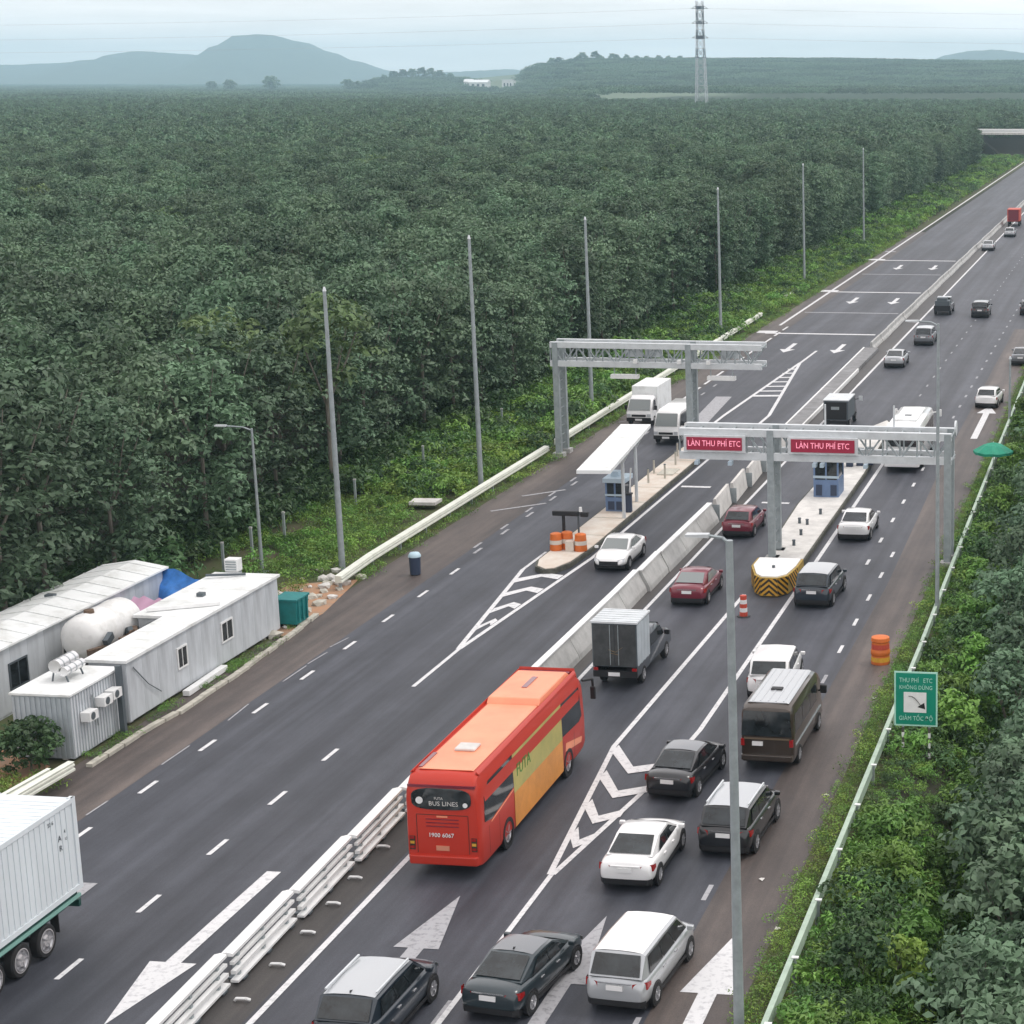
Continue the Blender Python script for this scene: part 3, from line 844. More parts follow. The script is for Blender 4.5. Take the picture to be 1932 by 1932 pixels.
tk = thing('water_tank', 'large white lying water tank between the two long cabins', 'tank', (-43.75, 74.6, 0))
MB().add(*(lambda m: (m.v, m.f))(MB().lathe_z([(0.01, -2.0), (0.45, -1.97), (0.80, -1.85), (0.93, -1.65), (0.95, -1.2), (0.98, -1.15), (0.95, -1.1), (0.95, 0.0), (0.98, 0.05), (0.95, 0.1), (0.95, 1.1), (0.98, 1.15), (0.95, 1.2), (0.93, 1.65), (0.80, 1.85), (0.45, 1.97), (0.01, 2.0)], 24))).build('barrel', M['tank_white'], tk, smooth=40)
tk.children[0].rotation_euler = (PI / 2, 0, 0)
tk.children[0].location = (0, 0, 2.35)
MB().cyl((0, -0.9, 3.28), (0, -0.9, 3.42), 0.22, 0.2, 14).build('lid', M['rust'], tk)
rk = MB()
for y in (-1.5, 0, 1.5):
    for x in (-0.7, 0.7): rk.box(x - 0.06, x + 0.06, y - 0.06, y + 0.06, 0, 1.75)
    rk.box(-0.85, 0.85, y - 0.07, y + 0.07, 1.45, 1.58)
rk.box(-0.8, -0.68, -1.7, 1.9, 1.58, 1.68).box(0.68, 0.8, -1.7, 1.9, 1.58, 1.68)
rk.build('rack', M['rust'], tk)
scr = thing('scrap_pile', 'rusty pile of scrap stacked against the large white tank', 'scrap pile', (-42.3, 74.0, 0))
_r = random.Random(3)
for k in range(16):
    a_, y_, z_ = _r.uniform(-0.6, 0.6), _r.uniform(-1.4, 1.4), 1.5 + 0.9 * _r.random()
    MB().bar((a_, y_, z_), (a_ + _r.uniform(-0.5, 0.5), y_ + _r.uniform(-1.2, 1.2), z_ + _r.uniform(-0.3, 0.3)), 0.22, 0.3).build('scrap_bar', M['rust'] if k % 4 else M['dark_steel'], scr)
MB().box(-0.7, 0.7, -1.6, 1.6, 0, 0.5).box(-0.5, 0.5, -1.2, 1.3, 0.5, 1.8).build('heap_base', M['rust'], scr)
t2 = thing('water_tank', 'small shiny double steel tank on the grey container roof', 'tank', (-40.95, 66.9, 2.64))
for x, z in ((-0.05, 0.62), (0.28, 0.42)):
    b = MB().cyl((x, -0.55, z), (x, 0.75, z), 0.26 if z > 0.5 else 0.18, None, 18).build('drum', M['inox'], t2, smooth=40)
    for yy in (-0.3, 0.1, 0.5): MB().cyl((x, yy, z), (x, yy + 0.04, z), 0.27 if z > 0.5 else 0.19, None, 18).build('hoop', M['galv'], b)
lg = MB()
for x in (-0.25, 0.4):
    for y in (-0.45, 0.6): lg.bar((x, y, 0), (x * 0.6, y, 0.45), 0.05)
lg.build('stand', M['dark_steel'], t2)
tag(MB().box(-39.50, -39.30, 67.95, 68.15, 0, 2.85).build('post', M['dark_steel'], None), 'dark square post at the corner of the grey container', 'post')
ac = thing('rooftop_unit', 'white box unit at the far corner of the long cabin roof', 'air conditioner', (-42.0, 82.9, 0))
MB().box(-0.32, 0.32, 0.1, 0.6, 2.75, 3.35).build('casing', M['white'], ac, bevel=0.02)
MB().box(-0.28, 0.28, 0.12, 0.58, 0, 2.75).build('bracket', M['galv'], ac)
for k in range(4): MB().box(-0.26, 0.26, 0.075, 0.1, 2.84 + 0.12 * k, 2.90 + 0.12 * k).build('louvre', M['galv'], ac)
tb = thing('skip_bin', 'teal steel rubbish skip at the far end of the white cabin', 'skip', (-39.65, 84.0, 0))
MB().add([(-0.50, -0.6, 0.18), (0.50, -0.6, 0.18), (0.50, 0.6, 0.18), (-0.50, 0.6, 0.18), (-0.56, -0.68, 1.3), (0.56, -0.68, 1.3), (0.56, 0.68, 1.3), (-0.56, 0.68, 1.3)],
         [(0, 3, 2, 1), (4, 5, 6, 7), (0, 1, 5, 4), (1, 2, 6, 5), (2, 3, 7, 6), (3, 0, 4, 7)]).build('tub', M['teal_bin'], tb)
MB().box(-0.62, 0.62, -0.74, 0.74, 1.3, 1.42).build('lid', M['teal_bin'], tb, bevel=0.03)
for y in (-0.45, 0.0, 0.45): MB().box(0.53, 0.60, y - 0.05, y + 0.05, 0.25, 1.28).build('rib', M['teal_bin'], tb)
for x in (-0.35, 0.35):
    for y in (-0.45, 0.45): MB().lathe_y([(-0.04, 0), (-0.04, 0.09), (0.04, 0.09), (0.04, 0)], 10, x, y, 0.09).build('wheel', M['rubber'], tb)
tp = thing('tarpaulin', 'bright blue tarpaulin hung at the end of the back cabin', 'tarpaulin')
nx = 9
vs = []
for i in range(nx):
    for j in range(nx):
        u, v = i / (nx - 1), j / (nx - 1)
        vs.append((-46.1 + 2.9 * u, 83.05 - 2.2 * u * (0.3 + 0.7 * v) - 0.4 * v, 3.0 - 0.45 * u - 1.5 * v - 0.12 * math.sin(u * 9 + v * 4) - 0.15 * math.sin(v * 7)))
MB().add(vs, [(i * nx + j, i * nx + j + 1, (i + 1) * nx + j + 1, (i + 1) * nx + j) for i in range(nx - 1) for j in range(nx - 1)]).build('sheet', M['blue_tarp'], tp, smooth=60)
MB().tube([(-43.2, 80.6, 0), (-43.2, 80.6, 2.55)], 0.03, 5).build('prop', M['galv'], tp)
vs = [(-44.9 + 1.7 * i / 6, 79.4 - 0.5 * i / 6 - 0.9 * j / 4, 2.45 - 0.10 * math.sin(i * 2.1) - 0.10 * j) for i in range(7) for j in range(5)]
tag(MB().add(vs, [(i * 5 + j, i * 5 + j + 1, (i + 1) * 5 + j + 1, (i + 1) * 5 + j) for i in range(6) for j in range(4)]).build('cloth_awning', M['pink_cloth'], None, smooth=60), 'faded pink cloth strung between the cabins before the blue tarpaulin', 'cloth')
kb = [(-38.74, 64.4), (-38.78, 67.9), (-38.55, 70.7), (-38.62, 77.1), (-38.9, 82.4), (-39.2, 85.6)]
kr = thing('kerb_edging', 'broken pale concrete kerb along the road beside the white cabins', 'kerb')
for (a, b), (c, d) in zip(kb[:-1], kb[1:]):
    n = max(1, round((d - b) / 1.05))
    for k in range(n):
        t0, t1 = k / n, (k + 0.96) / n
        jx = random.Random(k * 7 + b).uniform(-0.06, 0.06)
        MB().bar((a + (c - a) * t0 + jx, b + (d - b) * t0, 0.07), (a + (c - a) * t1 + jx, b + (d - b) * t1, 0.07), 0.26, 0.15).build('kerb_stone', M['kerb_yellow'], kr)
tag(MB().bar((-39.3, 72.9, 0.16), (-39.42, 76.6, 0.16), 0.30, 0.24).build('beam', M['white'], None, bevel=0.02), 'white steel beam lying on the ground along the long cabin', 'beam')
nb = thing('litter_bin', 'navy litter bin with a pale lid on the left shoulder', 'bin', (-37.35, 93.8, 0))
MB().cyl((0, 0, 0.06), (0, 0, 0.98), 0.27, 0.30, 14).build('drum', M['navy_bin'], nb, smooth=40)
MB().lathe_z([(0.33, 0.98), (0.33, 1.06), (0.24, 1.2), (0.02, 1.24)], 14).build('lid', M['blue_lid'], nb, smooth=50)
MB().cyl((0, 0, 0), (0, 0, 0.06), 0.22, 0.22, 14).build('foot', M['black'], nb)
rng = random.Random(5)
def rock(r, rr):
    mb = MB()
    bm = bmesh.new()
    bmesh.ops.create_icosphere(bm, subdivisions=1, radius=r)
    for v in bm.verts: v.co *= rr.uniform(0.7, 1.2)
    for v in bm.verts: v.co.z *= 0.6
    me = bpy.data.meshes.new('rock'); bm.to_mesh(me); bm.free()
    return me
rocks = []
for k in range(4):
    me = rock(0.32, rng); me.materials.append(M['conc_pale'] if k % 2 else M['kerb_yellow']); rocks.append(me)
for k in range(46):
    a = rng.random()
    l, s = (-42.8 + 3.0 * rng.random(), 86 + 8 * rng.random()) if k < 34 else (-40.5 + rng.random(), 64 + 30 * rng.random())
    o = bpy.data.objects.new('rubble_stone', rocks[k % 4]); COL.objects.link(o)
    o.location = (l, s, 0.08); o.rotation_euler = (0, 0, rng.random() * 6); sc = rng.uniform(0.4, 1.35); o.scale = (sc, sc, sc)
    tag(o, 'pale rubble stone lying near the end of the cream guardrail' , 'stone', 'rubble stones by the guardrail end')
tag(MB().prism([(-43.5, 108.8), (-41.9, 108.9), (-41.9, 110.1), (-43.6, 110.0)], 0.3, 0.48).build('concrete_slab', M['conc_pale'], None), 'white concrete slab lying in the weeds behind the cream guardrail', 'slab')
for k, (l, s) in enumerate([(-10.55, 53.6), (-11.75, 57.2), (-10.9, 64.9), (-10.75, 76.2)]):
    m_ = MB().add([(-0.09, -0.06, 0.0), (0.08, -0.07, 0.04), (0.10, 0.07, 0.02), (-0.07, 0.08, 0.05)], [(0, 1, 2, 3)])
    o = m_.build('paper_scrap', M['conc_pale'], None)
    o.location = (l, s, 0.03); o.rotation_euler = (0, 0, k * 1.3)
    tag(o, 'pale scrap of litter lying on the right shoulder', 'litter', 'scraps of litter on the right shoulder')

# ------------------------------------------------------------------ toll equipment on the islands
cn = thing('toll_canopy', 'flat white canopy roof over the left toll island', 'canopy', (-30.1, 106.9, 0), 0.10)
MB().box(-0.92, 0.92, -7.2, 7.2, 4.38, 4.58).build('roof', M['white_roof'], cn)
for k in range(11): MB().box(-0.90, 0.90, -6.6 + 1.3 * k, -6.56 + 1.3 * k, 4.58, 4.60).build('seam', M['white_roof'], cn)
for y in (0.0, 4.6):
    c = MB().cyl((0.35, y, 0.3), (0.35, y, 4.38), 0.10, None, 10).build('column', M['galv_pale'], cn, smooth=40)
    MB().bar((0.35, y, 3.5), (-0.7, y, 4.36), 0.10).bar((0.35, y, 3.5), (0.8, y, 4.36), 0.10).build('brace', M['galv_pale'], c)
def booth(name, label, l, s, w, d, h, rz=0):
    r = thing(name, label, 'booth', (l, s, 0.30), rz)
    MB().box(-w / 2, w / 2, -d / 2, d / 2, 0, h * 0.42).build('lower_panel', M['booth_blue'], r)
    MB().box(-w / 2 + 0.05, w / 2 - 0.05, -d / 2 + 0.05, d / 2 - 0.05, h * 0.42, h * 0.86).build('glazing', M['glass'], r)
    for x in (-w / 2, w / 2 - 0.1, -0.05):
        for y in (-d / 2, d / 2 - 0.1): MB().box(x, x + 0.1, y, y + 0.1, h * 0.42, h * 0.86).build('mullion', M['booth_blue'], r)
    MB().box(-w / 2 - 0.12, w / 2 + 0.12, -d / 2 - 0.12, d / 2 + 0.12, h * 0.86, h).build('roof', M['booth_pale'], r, bevel=0.03)
    MB().box(-w / 2 - 0.02, w / 2 + 0.02, -d / 2 - 0.02, -d / 2, h * 0.46, h * 0.52).build('band', M['booth_pale'], r)
    u = MB().box(-w * 0.3, w * 0.1, -0.3, 0.3, h, h + 0.3).build('rooftop_unit', M['booth_pale'], r)
    for x in (-w / 2 + 0.15, w / 2 - 0.5):
        MB().box(x, x + 0.38, -d / 2 - 0.03, -d / 2, 0.1, h * 0.30).build('vent', M['navy_bin'], r)
    return r
booth('toll_booth', 'tall blue toll booth on the right island under the message gantry', -19.05, 115.2, 1.55, 2.1, 2.55)
MB_R = booth('toll_booth', 'small dark blue toll booth under the near end of the white canopy', -30.75, 109.4, 1.15, 1.5, 2.0)
bar_ = thing('barrier_gate', 'dark toll barrier machine with a lifted arm beside the small blue booth', 'barrier', (-29.9, 108.6, 0.3))
MB().box(-0.16, 0.16, -0.18, 0.18, 0, 1.05).build('cabinet', M['navy_bin'], bar_, bevel=0.02)
MB().box(-0.2, 0.2, -0.22, 0.22, 1.05, 1.14).build('cap', M['black'], bar_)
MB().bar((0, 0.2, 0.95), (0.12, 0.2, 2.6), 0.07).build('arm', M['white'], bar_)
tl = thing('lane_signal', 'black lane signal board on a dark post on the left island nose', 'signal', (-30.75, 99.6, 0.3))
MB().cyl((-0.35, 0, 0), (-0.35, 0, 1.75), 0.09, None, 10).build('post', M['black'], tl)
MB().cyl((0.45, 0.1, 0), (0.45, 0.1, 1.75), 0.055, None, 8).build('post', M['dark_steel'], tl)
MB().box(-0.95, 0.55, -0.12, 0.12, 1.75, 2.02).build('signal_head', M['black'], tl, bevel=0.04)
MB().box(0.62, 1.05, -0.12, 0.12, 1.72, 1.98).build('signal_head', M['black'], tl, bevel=0.04)
MB().bar((0.5, 0, 1.85), (0.7, 0, 1.85), 0.06).build('link', M['dark_steel'], tl)
MB().cyl((0.62, 0, 2.0), (0.62, 0, 2.25), 0.10, 0.08, 8).build('beacon', M['white'], tl)
def drum(l, s, label, group, h=0.95, r=0.34):
    o = thing('crash_drum', label, 'drum', (l, s, 0.3), 0, group)
    MB().lathe_z([(r, 0), (r * 1.04, 0.06), (r * 0.98, h * 0.35), (r * 0.95, h * 0.62), (r * 0.88, h * 0.95), (r * 0.6, h), (0.02, h)], 16).build('shell', M['plastic_orange'], o, smooth=45)
    MB().lathe_z([(r * 1.005, h * 0.36), (r * 0.985, h * 0.60)], 16).build('band', M['conc_tan'], o, smooth=45)
drum(-31.35, 98.9, 'orange crash drum at the left side of the island nose', 'orange drums on the island nose')
drum(-30.85, 99.3, 'orange crash drum below the black signal post', 'orange drums on the island nose')
drum(-29.98, 98.9, 'pale orange crash drum at the right side of the island nose', 'orange drums on the island nose')
MB().box(-30.75, -30.3, 98.6, 99.0, 0.3, 0.85).build('sand_box', M['conc_tan'], None)
tag(bpy.data.objects['sand_box'], 'pale tan box between the orange drums on the island nose', 'box')
def post_thing(l, s, h, label, m, group, z=0.3, r=0.07):
    o = thing('bollard', label, 'bollard', (l, s, z), 0, group)
    MB().cyl((0, 0, 0), (0, 0, h), r, r * 0.9, 8).build('shaft', M[m], o)
    MB().cyl((0, 0, h), (0, 0, h + 0.05), r * 1.2, r, 8).build('cap', M['dark_steel'], o)
for k, (l, s) in enumerate([(-18.75, 101.5), (-18.8, 104.0), (-18.9, 106.6), (-19.4, 106.9), (-20.1, 103.6), (-18.6, 109.4)]):
    post_thing(l, s, 0.28, 'short dark bollard standing on the pale right island', 'dark_steel', 'short bollards on the right island', r=0.09)
for k, (l, s) in enumerate([(-30.9, 117), (-30.2, 118.5), (-31.3, 120), (-30.6, 123), (-31.2, 126), (-30.1, 128.5), (-30.9, 130)]):
    post_thing(l, s, 0.9, 'thin pale post standing on the far half of the left island', 'kerb_yellow', 'thin posts on the left island')
for k in range(4):
    r = thing('equipment_cabinet', ['dark cabinet at the far end of the right island, leftmost of four', 'dark cabinet at the far end of the right island, second from the left', 'dark cabinet at the far end of the right island, third from the left', 'dark cabinet at the far end of the right island, nearest the white bus'][k], 'cabinet', (-19.7 + 0.62 * k, 123.5 + 0.4 * k, 0.3), 0, 'dark cabinets behind the tall booth')
    MB().box(-0.22, 0.22, -0.2, 0.2, 0, 1.1).build('casing', M['navy_bin'], r, bevel=0.02)
    MB().box(-0.25, 0.25, -0.23, 0.23, 1.1, 1.16).build('cap', M['dark_steel'], r)
tt = MB().box(-31.0, -29.95, 119.5, 121.5, 0.3, 0.36).build('steel_plate', M['kerb_yellow'], None)
tag(tt, 'pale cover plate lying on the far half of the left island', 'plate')

# striped crash cushion in front of the right island
cu = thing('crash_cushion', 'yellow and black chevron crash cushion at the right island nose', 'crash cushion', (-18.35, 93.2, 0))
pts = [(-1.25, 2.6), (-1.25, 0.9), (-0.72, -0.9), (-0.30, -1.5), (0.55, -1.5), (0.98, -0.9), (1.15, 0.9), (1.15, 2.6)]
MB().prism(pts, 0.05, 0.98).build('body', M['cushion_body'], cu)
MB().prism([(x * 0.9, y * 0.93 + 0.05) for x, y in pts], 0.98, 1.04).build('top', M['white'], cu)
def wallpt(a, b, u, z, out=0.012):
    d = Vector((b[0] - a[0], b[1] - a[1])).normalized()
    return (a[0] + (b[0] - a[0]) * u + d.y * out, a[1] + (b[1] - a[1]) * u - d.x * out, z)
# chevrons on the facets: every facet gets slanting stripes that rise towards the nose
for i in range(1, 6):
    a, b = pts[i], pts[i + 1]
    L = math.hypot(b[0] - a[0], b[1] - a[1])
    mid = (i == 3)
    n = max(3, int(L / 0.21))
    for k in range(-7, 8):
        z0 = 0.145 * k
        if mid:
            seg = [(0, 0.5, 1), (0.5, 1, -1)]
        else:
            seg = [(0, 1, 1 if i < 3 else -1)]
        for u0, u1, sg in seg:
            le = L * (u1 - u0)
            zs = [z0 + 0.30, z0 + 0.30 + le * 0.85] if sg > 0 else [z0 + 0.30 + le * 0.85, z0 + 0.30]
            q = [(u0, zs[0]), (u1, zs[1]), (u1, zs[1] + 0.145), (u0, zs[0] + 0.145)]
            # clip into the facet
            poly = q
            for lo, sign in ((0.08, 1), (0.95, -1)):
                outp = []
                for (p0, p1) in zip(poly, poly[1:] + poly[:1]):
                    in0, in1 = (p0[1] - lo) * sign >= 0, (p1[1] - lo) * sign >= 0
                    if in0: outp.append(p0)
                    if in0 != in1:
                        t = (lo - p0[1]) / (p1[1] - p0[1]); outp.append((p0[0] + (p1[0] - p0[0]) * t, lo))
                poly = outp
                if not poly: break
            if len(poly) >= 3:
                MB().add([wallpt(a, b, u, z) for u, z in poly], [tuple(range(len(poly)))]).build('stripe', M['amber' if k % 2 == 0 else 'umber'], cu)
MB().cyl((-0.0, 0.4, 1.04), (-0.0, 0.4, 1.16), 0.08, None, 8).build('cap', M['dark_steel'], cu)
rb = thing('striped_bollard', 'red and white striped post before the chevron crash cushion', 'bollard', (-18.75, 88.0, 0))
for k in range(5):
    MB().cyl((0, 0, 0.06 + 0.20 * k), (0, 0, 0.26 + 0.20 * k), 0.19 - 0.008 * k, None, 12).build('band', M['white' if k % 2 else 'plastic_red'], rb)
MB().cyl((0, 0, 0), (0, 0, 0.06), 0.34, 0.30, 12).build('foot', M['black'], rb)
ob = thing('crash_barrel', 'orange banded crash barrel on the right shoulder', 'barrel', (-11.2, 81.3, 0))
MB().lathe_z([(0.42, 0), (0.43, 0.08), (0.40, 0.40), (0.43, 0.45), (0.43, 0.62), (0.39, 0.68), (0.38, 1.0), (0.42, 1.05), (0.40, 1.2), (0.25, 1.24), (0.02, 1.24)], 18).build('shell', M['plastic_orange'], ob, smooth=35)
MB().lathe_z([(0.425, 0.14), (0.412, 0.34)], 18).build('band', M['amber'], ob)
MB().lathe_z([(0.405, 0.70), (0.40, 0.92)], 18).build('band', M['plastic_red'], ob)
# green road sign
sg = thing('road_sign', 'green road sign with a curved arrow in a white square', 'sign', (-8.2, 69.3, 0))
MB().box(-0.82, 0.82, -0.03, 0.0, 1.28, 3.42).build('panel', M['sign_mint'], sg)
MB().box(-0.76, 0.76, -0.036, -0.03, 1.34, 3.36).build('sheet', M['sign_green'], sg)
sq = MB().box(-0.46, 0.40, -0.044, -0.036, 1.82, 2.62).build('white_square', M['white'], sg)
ar = MB()
cv = [(-0.27, 2.47), (-0.14, 2.46), (-0.02, 2.38), (0.08, 2.26), (0.18, 2.12)]
for (a, b), (c, d) in zip(cv[:-1], cv[1:]): ar.bar((a, -0.047, b), (c, -0.047, d), 0.09, 0.006)
ar.add([(0.06, -0.05, 2.04), (0.32, -0.05, 2.22), (0.36, -0.05, 1.96)], [(0, 2, 1)])
ar.build('arrow', M['black'], sq)
for body, z, sz, xs in (('THU PHÍ   ETC', 3.08, 0.25, 0.78), ('KHÔNG DỪNG', 2.80, 0.22, 0.82), ('GIẢM TỐC ĐỘ', 1.58, 0.24, 0.82)):
    text('lettering', body, sz, M['sign_mint'], sg, (0, -0.042, z), (PI / 2, 0, 0), xs=xs, depth=0.003)
for x in (-0.50, 0.50):
    for k in range(7):
        MB().cyl((x, 0.06, 0.2 * k - 0.2), (x, 0.06, 0.2 * k), 0.05, None, 8).build('post_band', M['white' if k % 2 else 'kerb_dark'], sg)
    MB().cyl((x, 0.06, 1.2), (x, 0.06, 3.3), 0.045, None, 8).build('post', M['galv'], sg)
# green parasol
um = thing('parasol', 'green parasol open beside the right guardrail', 'parasol', (-9.35, 120.6, 0))
n = 8
for k in range(n):
    t0, t1 = 2 * PI * k / n, 2 * PI * (k + 1) / n
    p = lambda r, t, z: (r * math.cos(t), r * math.sin(t), z)
    tm = (t0 + t1) / 2
    MB().add([(0, 0, 2.75), p(0.6, t0, 2.60), p(0.58, tm, 2.56), p(0.6, t1, 2.60), p(1.28, t0, 2.22), p(1.20, tm, 2.16), p(1.28, t1, 2.22), p(1.27, t0, 2.05), p(1.19, tm, 2.0), p(1.27, t1, 2.05)],
             [(0, 1, 2), (0, 2, 3), (1, 4, 5, 2), (2, 5, 6, 3), (4, 7, 8, 5), (5, 8, 9, 6)]).build('gore', M['umbrella'], um, fix=False)
MB().cyl((0, 0, 0), (0, 0, 2.8), 0.025, None, 8).build('pole', M['galv_pale'], um)
MB().box(-0.25, 0.25, -0.25, 0.25, 0, 0.12).build('base', M['concrete'], um)

# ------------------------------------------------------------------ vehicles
def lerp(a, b, t):
    return tuple(x + (y - x) * t for x, y in zip(a, b))
def panel_on(a, b, c, d, u0, u1, v0, v1, out, nu=1, nv=1):
    """patch of the bilinear face abcd (a-b bottom, d-c top), pushed out by `out`"""
    vs = []
    A, B, C, D = map(Vector, (a, b, c, d))
    nrm = (B - A).cross(D - A).normalized()
    for i in range(nu + 1):
        for j in range(nv + 1):
            u, v = u0 + (u1 - u0) * i / nu, v0 + (v1 - v0) * j / nv
            p = A.lerp(B, u).lerp(D.lerp(C, u), v) + nrm * out
            vs.append(p)
    fs = [(i * (nv + 1) + j, (i + 1) * (nv + 1) + j, (i + 1) * (nv + 1) + j + 1, i * (nv + 1) + j + 1) for i in range(nu) for j in range(nv)]
    return MB().add(vs, fs)
WHEEL = {}
def wheel_meshes(r, w):
    k = (r, w)
    if k not in WHEEL:
        ty = MB().lathe_y([(-w / 2, r * 0.62), (-w / 2, r * 0.92), (-w * 0.36, r), (w * 0.36, r), (w / 2, r * 0.92), (w / 2, r * 0.62)], 22).mesh('tyre', M['rubber'], 40)
        rm = MB()
        rm.lathe_y([(w * 0.40, 0.0), (w * 0.44, r * 0.16), (w * 0.34, r * 0.2), (w * 0.34, r * 0.52), (w * 0.50, r * 0.60), (w * 0.46, r * 0.66)], 20)
        for q in range(5):
            t = 2 * PI * q / 5
            rm.bar((w * 0.44, r * 0.1 * math.cos(t), r * 0.1 * math.sin(t)), (w * 0.44, r * 0.6 * math.cos(t), r * 0.6 * math.sin(t)), r * 0.16, w * 0.1)
        WHEEL[k] = (ty, rm.mesh('rim', M['rim'], 40))
    return WHEEL[k]
def add_wheel(root, x, y, r=0.33, w=0.22, rimm=None):
    ty, rm = wheel_meshes(r, w)
    o = inst('wheel', ty, root, (x, y, r), 0 if x > 0 else PI)
    o.name = 'wheel'
    m = inst('rim', rm, o)
    return o
SPEC = {
 'sedan': dict(L=4.65, W=1.82, H=1.46, belt=0.98, deck=1.03, deckL=0.62, gr0=0.55, gr1=1.55, gf1=2.65, gf0=3.55, hood=0.98, nose=0.70, wr=0.73, wb=0.90),
 'hatch': dict(L=4.30, W=1.78, H=1.50, belt=0.98, deck=1.02, deckL=0.10, gr0=0.14, gr1=0.75, gf1=2.45, gf0=3.30, hood=0.98, nose=0.72, wr=0.75, wb=0.90),
 'suv': dict(L=4.65, W=1.88, H=1.70, belt=1.10, deck=1.12, deckL=0.06, gr0=0.10, gr1=0.55, gf1=2.85, gf0=3.62, hood=1.08, nose=0.82, wr=0.82, wb=0.91),
 'wide': dict(L=5.10, W=2.00, H=1.78, belt=1.10, deck=1.12, deckL=0.06, gr0=0.08, gr1=0.50, gf1=3.55, gf0=4.35, hood=1.06, nose=0.82, wr=0.93, wb=0.95),
 'mpv': dict(L=4.70, W=1.84, H=1.76, belt=1.06, deck=1.10, deckL=0.05, gr0=0.07, gr1=0.42, gf1=3.05, gf0=3.85, hood=1.04, nose=0.78, wr=0.81, wb=0.92),
}
def car(kind, paint, label, l, s_rear, head=0.0, name=None, roofm=None, oncoming=False, group=None, cat='car', glassm=None, rails=False, fin=False, detail=True, wheelr=None, trim=None):
    c = SPEC[kind]
    L, W, H = c['L'], c['W'], c['H']
    hw = W / 2
    h = -R(head)
    yaw = h + (PI if oncoming else 0)
    # s_rear is the end nearest the camera
    ctr = (l + math.sin(R(head)) * L / 2, s_rear + L / 2, 0.02)
    r = thing(name or {'wide': 'minivan_car', 'sedan': 'sedan_car', 'hatch': 'hatchback_car', 'suv': 'suv_car', 'mpv': 'minivan_car'}[kind], label, cat, ctr, yaw, group)
    y0 = -L / 2
    P = M[paint]
    def sec(y, w, zb, zs, zc):
        half = [(w * 0.80, zb), (w * 0.96, zb + 0.09), (w, zb + 0.45 * (zs - zb)), (w * 0.985, zs - 0.14), (w * 0.93, zs - 0.015), (w * 0.55, zc)]
        return [(0, y0 + y, zb)] + [(x, y0 + y, z) for x, z in half] + [(0, y0 + y, zc + 0.015)] + [(-x, y0 + y, z) for x, z in half[::-1]]
    bl, dk, hd, ns = c['belt'], c['deck'], c['hood'], c['nose']
    st = [sec(0.0, hw * 0.80, 0.42, 0.70, 0.72), sec(0.05, hw * 0.88, 0.32, 0.84, dk - 0.08), sec(0.16, hw * 0.95, 0.26, dk - 0.04, dk),
          sec(max(0.3, c['deckL']), hw * 0.99, 0.24, bl + 0.01, dk + 0.01), sec(1.2, hw, 0.22, bl, bl), sec(L * 0.5, hw, 0.21, bl - 0.02, bl), sec(c['gf0'] - 0.25, hw, 0.22, bl - 0.03, hd + 0.01),
          sec(c['gf0'] + 0.30, hw * 0.985, 0.24, hd - 0.06, hd + 0.015), sec(L - 0.42, hw * 0.94, 0.26, ns + 0.08, ns + 0.13), sec(L - 0.14, hw * 0.84, 0.30, ns, ns + 0.03), sec(L - 0.03, hw * 0.70, 0.36, ns - 0.12, ns - 0.10), sec(L, hw * 0.62, 0.42, ns - 0.22, ns - 0.20)]
    body = MB().loft(st).build('body', P, r, smooth=50)
    md = body.modifiers.new('smooth', 'SUBSURF'); md.levels = 1; md.render_levels = 2
    # cabin shell
    wb, wr = hw * c['wb'], hw * c['wr']
    zt = H - 0.045
    A = lambda y, z, x: (x, y0 + y, z)
    cab = MB()
    def cs(y, zb_, zr, w0, w1):
        return [A(y, zb_, w0), A(y, zb_ + (zr - zb_) * 0.92, w1 + 0.03), A(y, zr, w1 - 0.06), A(y, zr + 0.035, 0), A(y, zr, -w1 + 0.06), A(y, zb_ + (zr - zb_) * 0.92, -w1 - 0.03), A(y, zb_, -w0)]
    fl = lambda y, z, w: [A(y, z, w), A(y, z + 0.012, w - 0.02), A(y, z + 0.018, w - 0.08), A(y, z + 0.02, 0), A(y, z + 0.018, -w + 0.08), A(y, z + 0.012, -w + 0.02), A(y, z, -w)]
    gb_, gf_ = bl - 0.02, hd - 0.04
    cab.loft([fl(c['gr0'], dk - 0.03, wb * 0.93), cs(c['gr1'], gb_, zt - 0.03, wb, wr), cs((c['gr1'] + c['gf1']) / 2, gb_, zt, wb, wr + 0.01), cs(c['gf1'], gb_, zt - 0.04, wb, wr), fl(c['gf0'], gf_, wb * 0.94)], caps=False)
    cabo = cab.build('cabin', P, r, smooth=32)
    if roofm:  # separate roof colour; on dark cars it paints in the pale sky reflection
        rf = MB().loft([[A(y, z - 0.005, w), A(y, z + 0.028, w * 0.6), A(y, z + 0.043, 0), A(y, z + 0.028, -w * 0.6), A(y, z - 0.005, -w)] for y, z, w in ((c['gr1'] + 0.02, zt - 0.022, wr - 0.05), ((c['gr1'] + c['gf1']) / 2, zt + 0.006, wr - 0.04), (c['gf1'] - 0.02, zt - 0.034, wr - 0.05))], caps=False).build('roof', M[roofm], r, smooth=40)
    G = M[glassm or 'glass']
    rear = [A(c['gr0'], dk - 0.01, -wb * 0.93), A(c['gr0'], dk - 0.01, wb * 0.93), A(c['gr1'], zt - 0.03, wr - 0.03), A(c['gr1'], zt - 0.03, -wr + 0.03)]
    panel_on(*rear, 0.045, 0.955, 0.07, 0.93, 0.034, 3, 2).build('rear_window', G, r, fix=False)
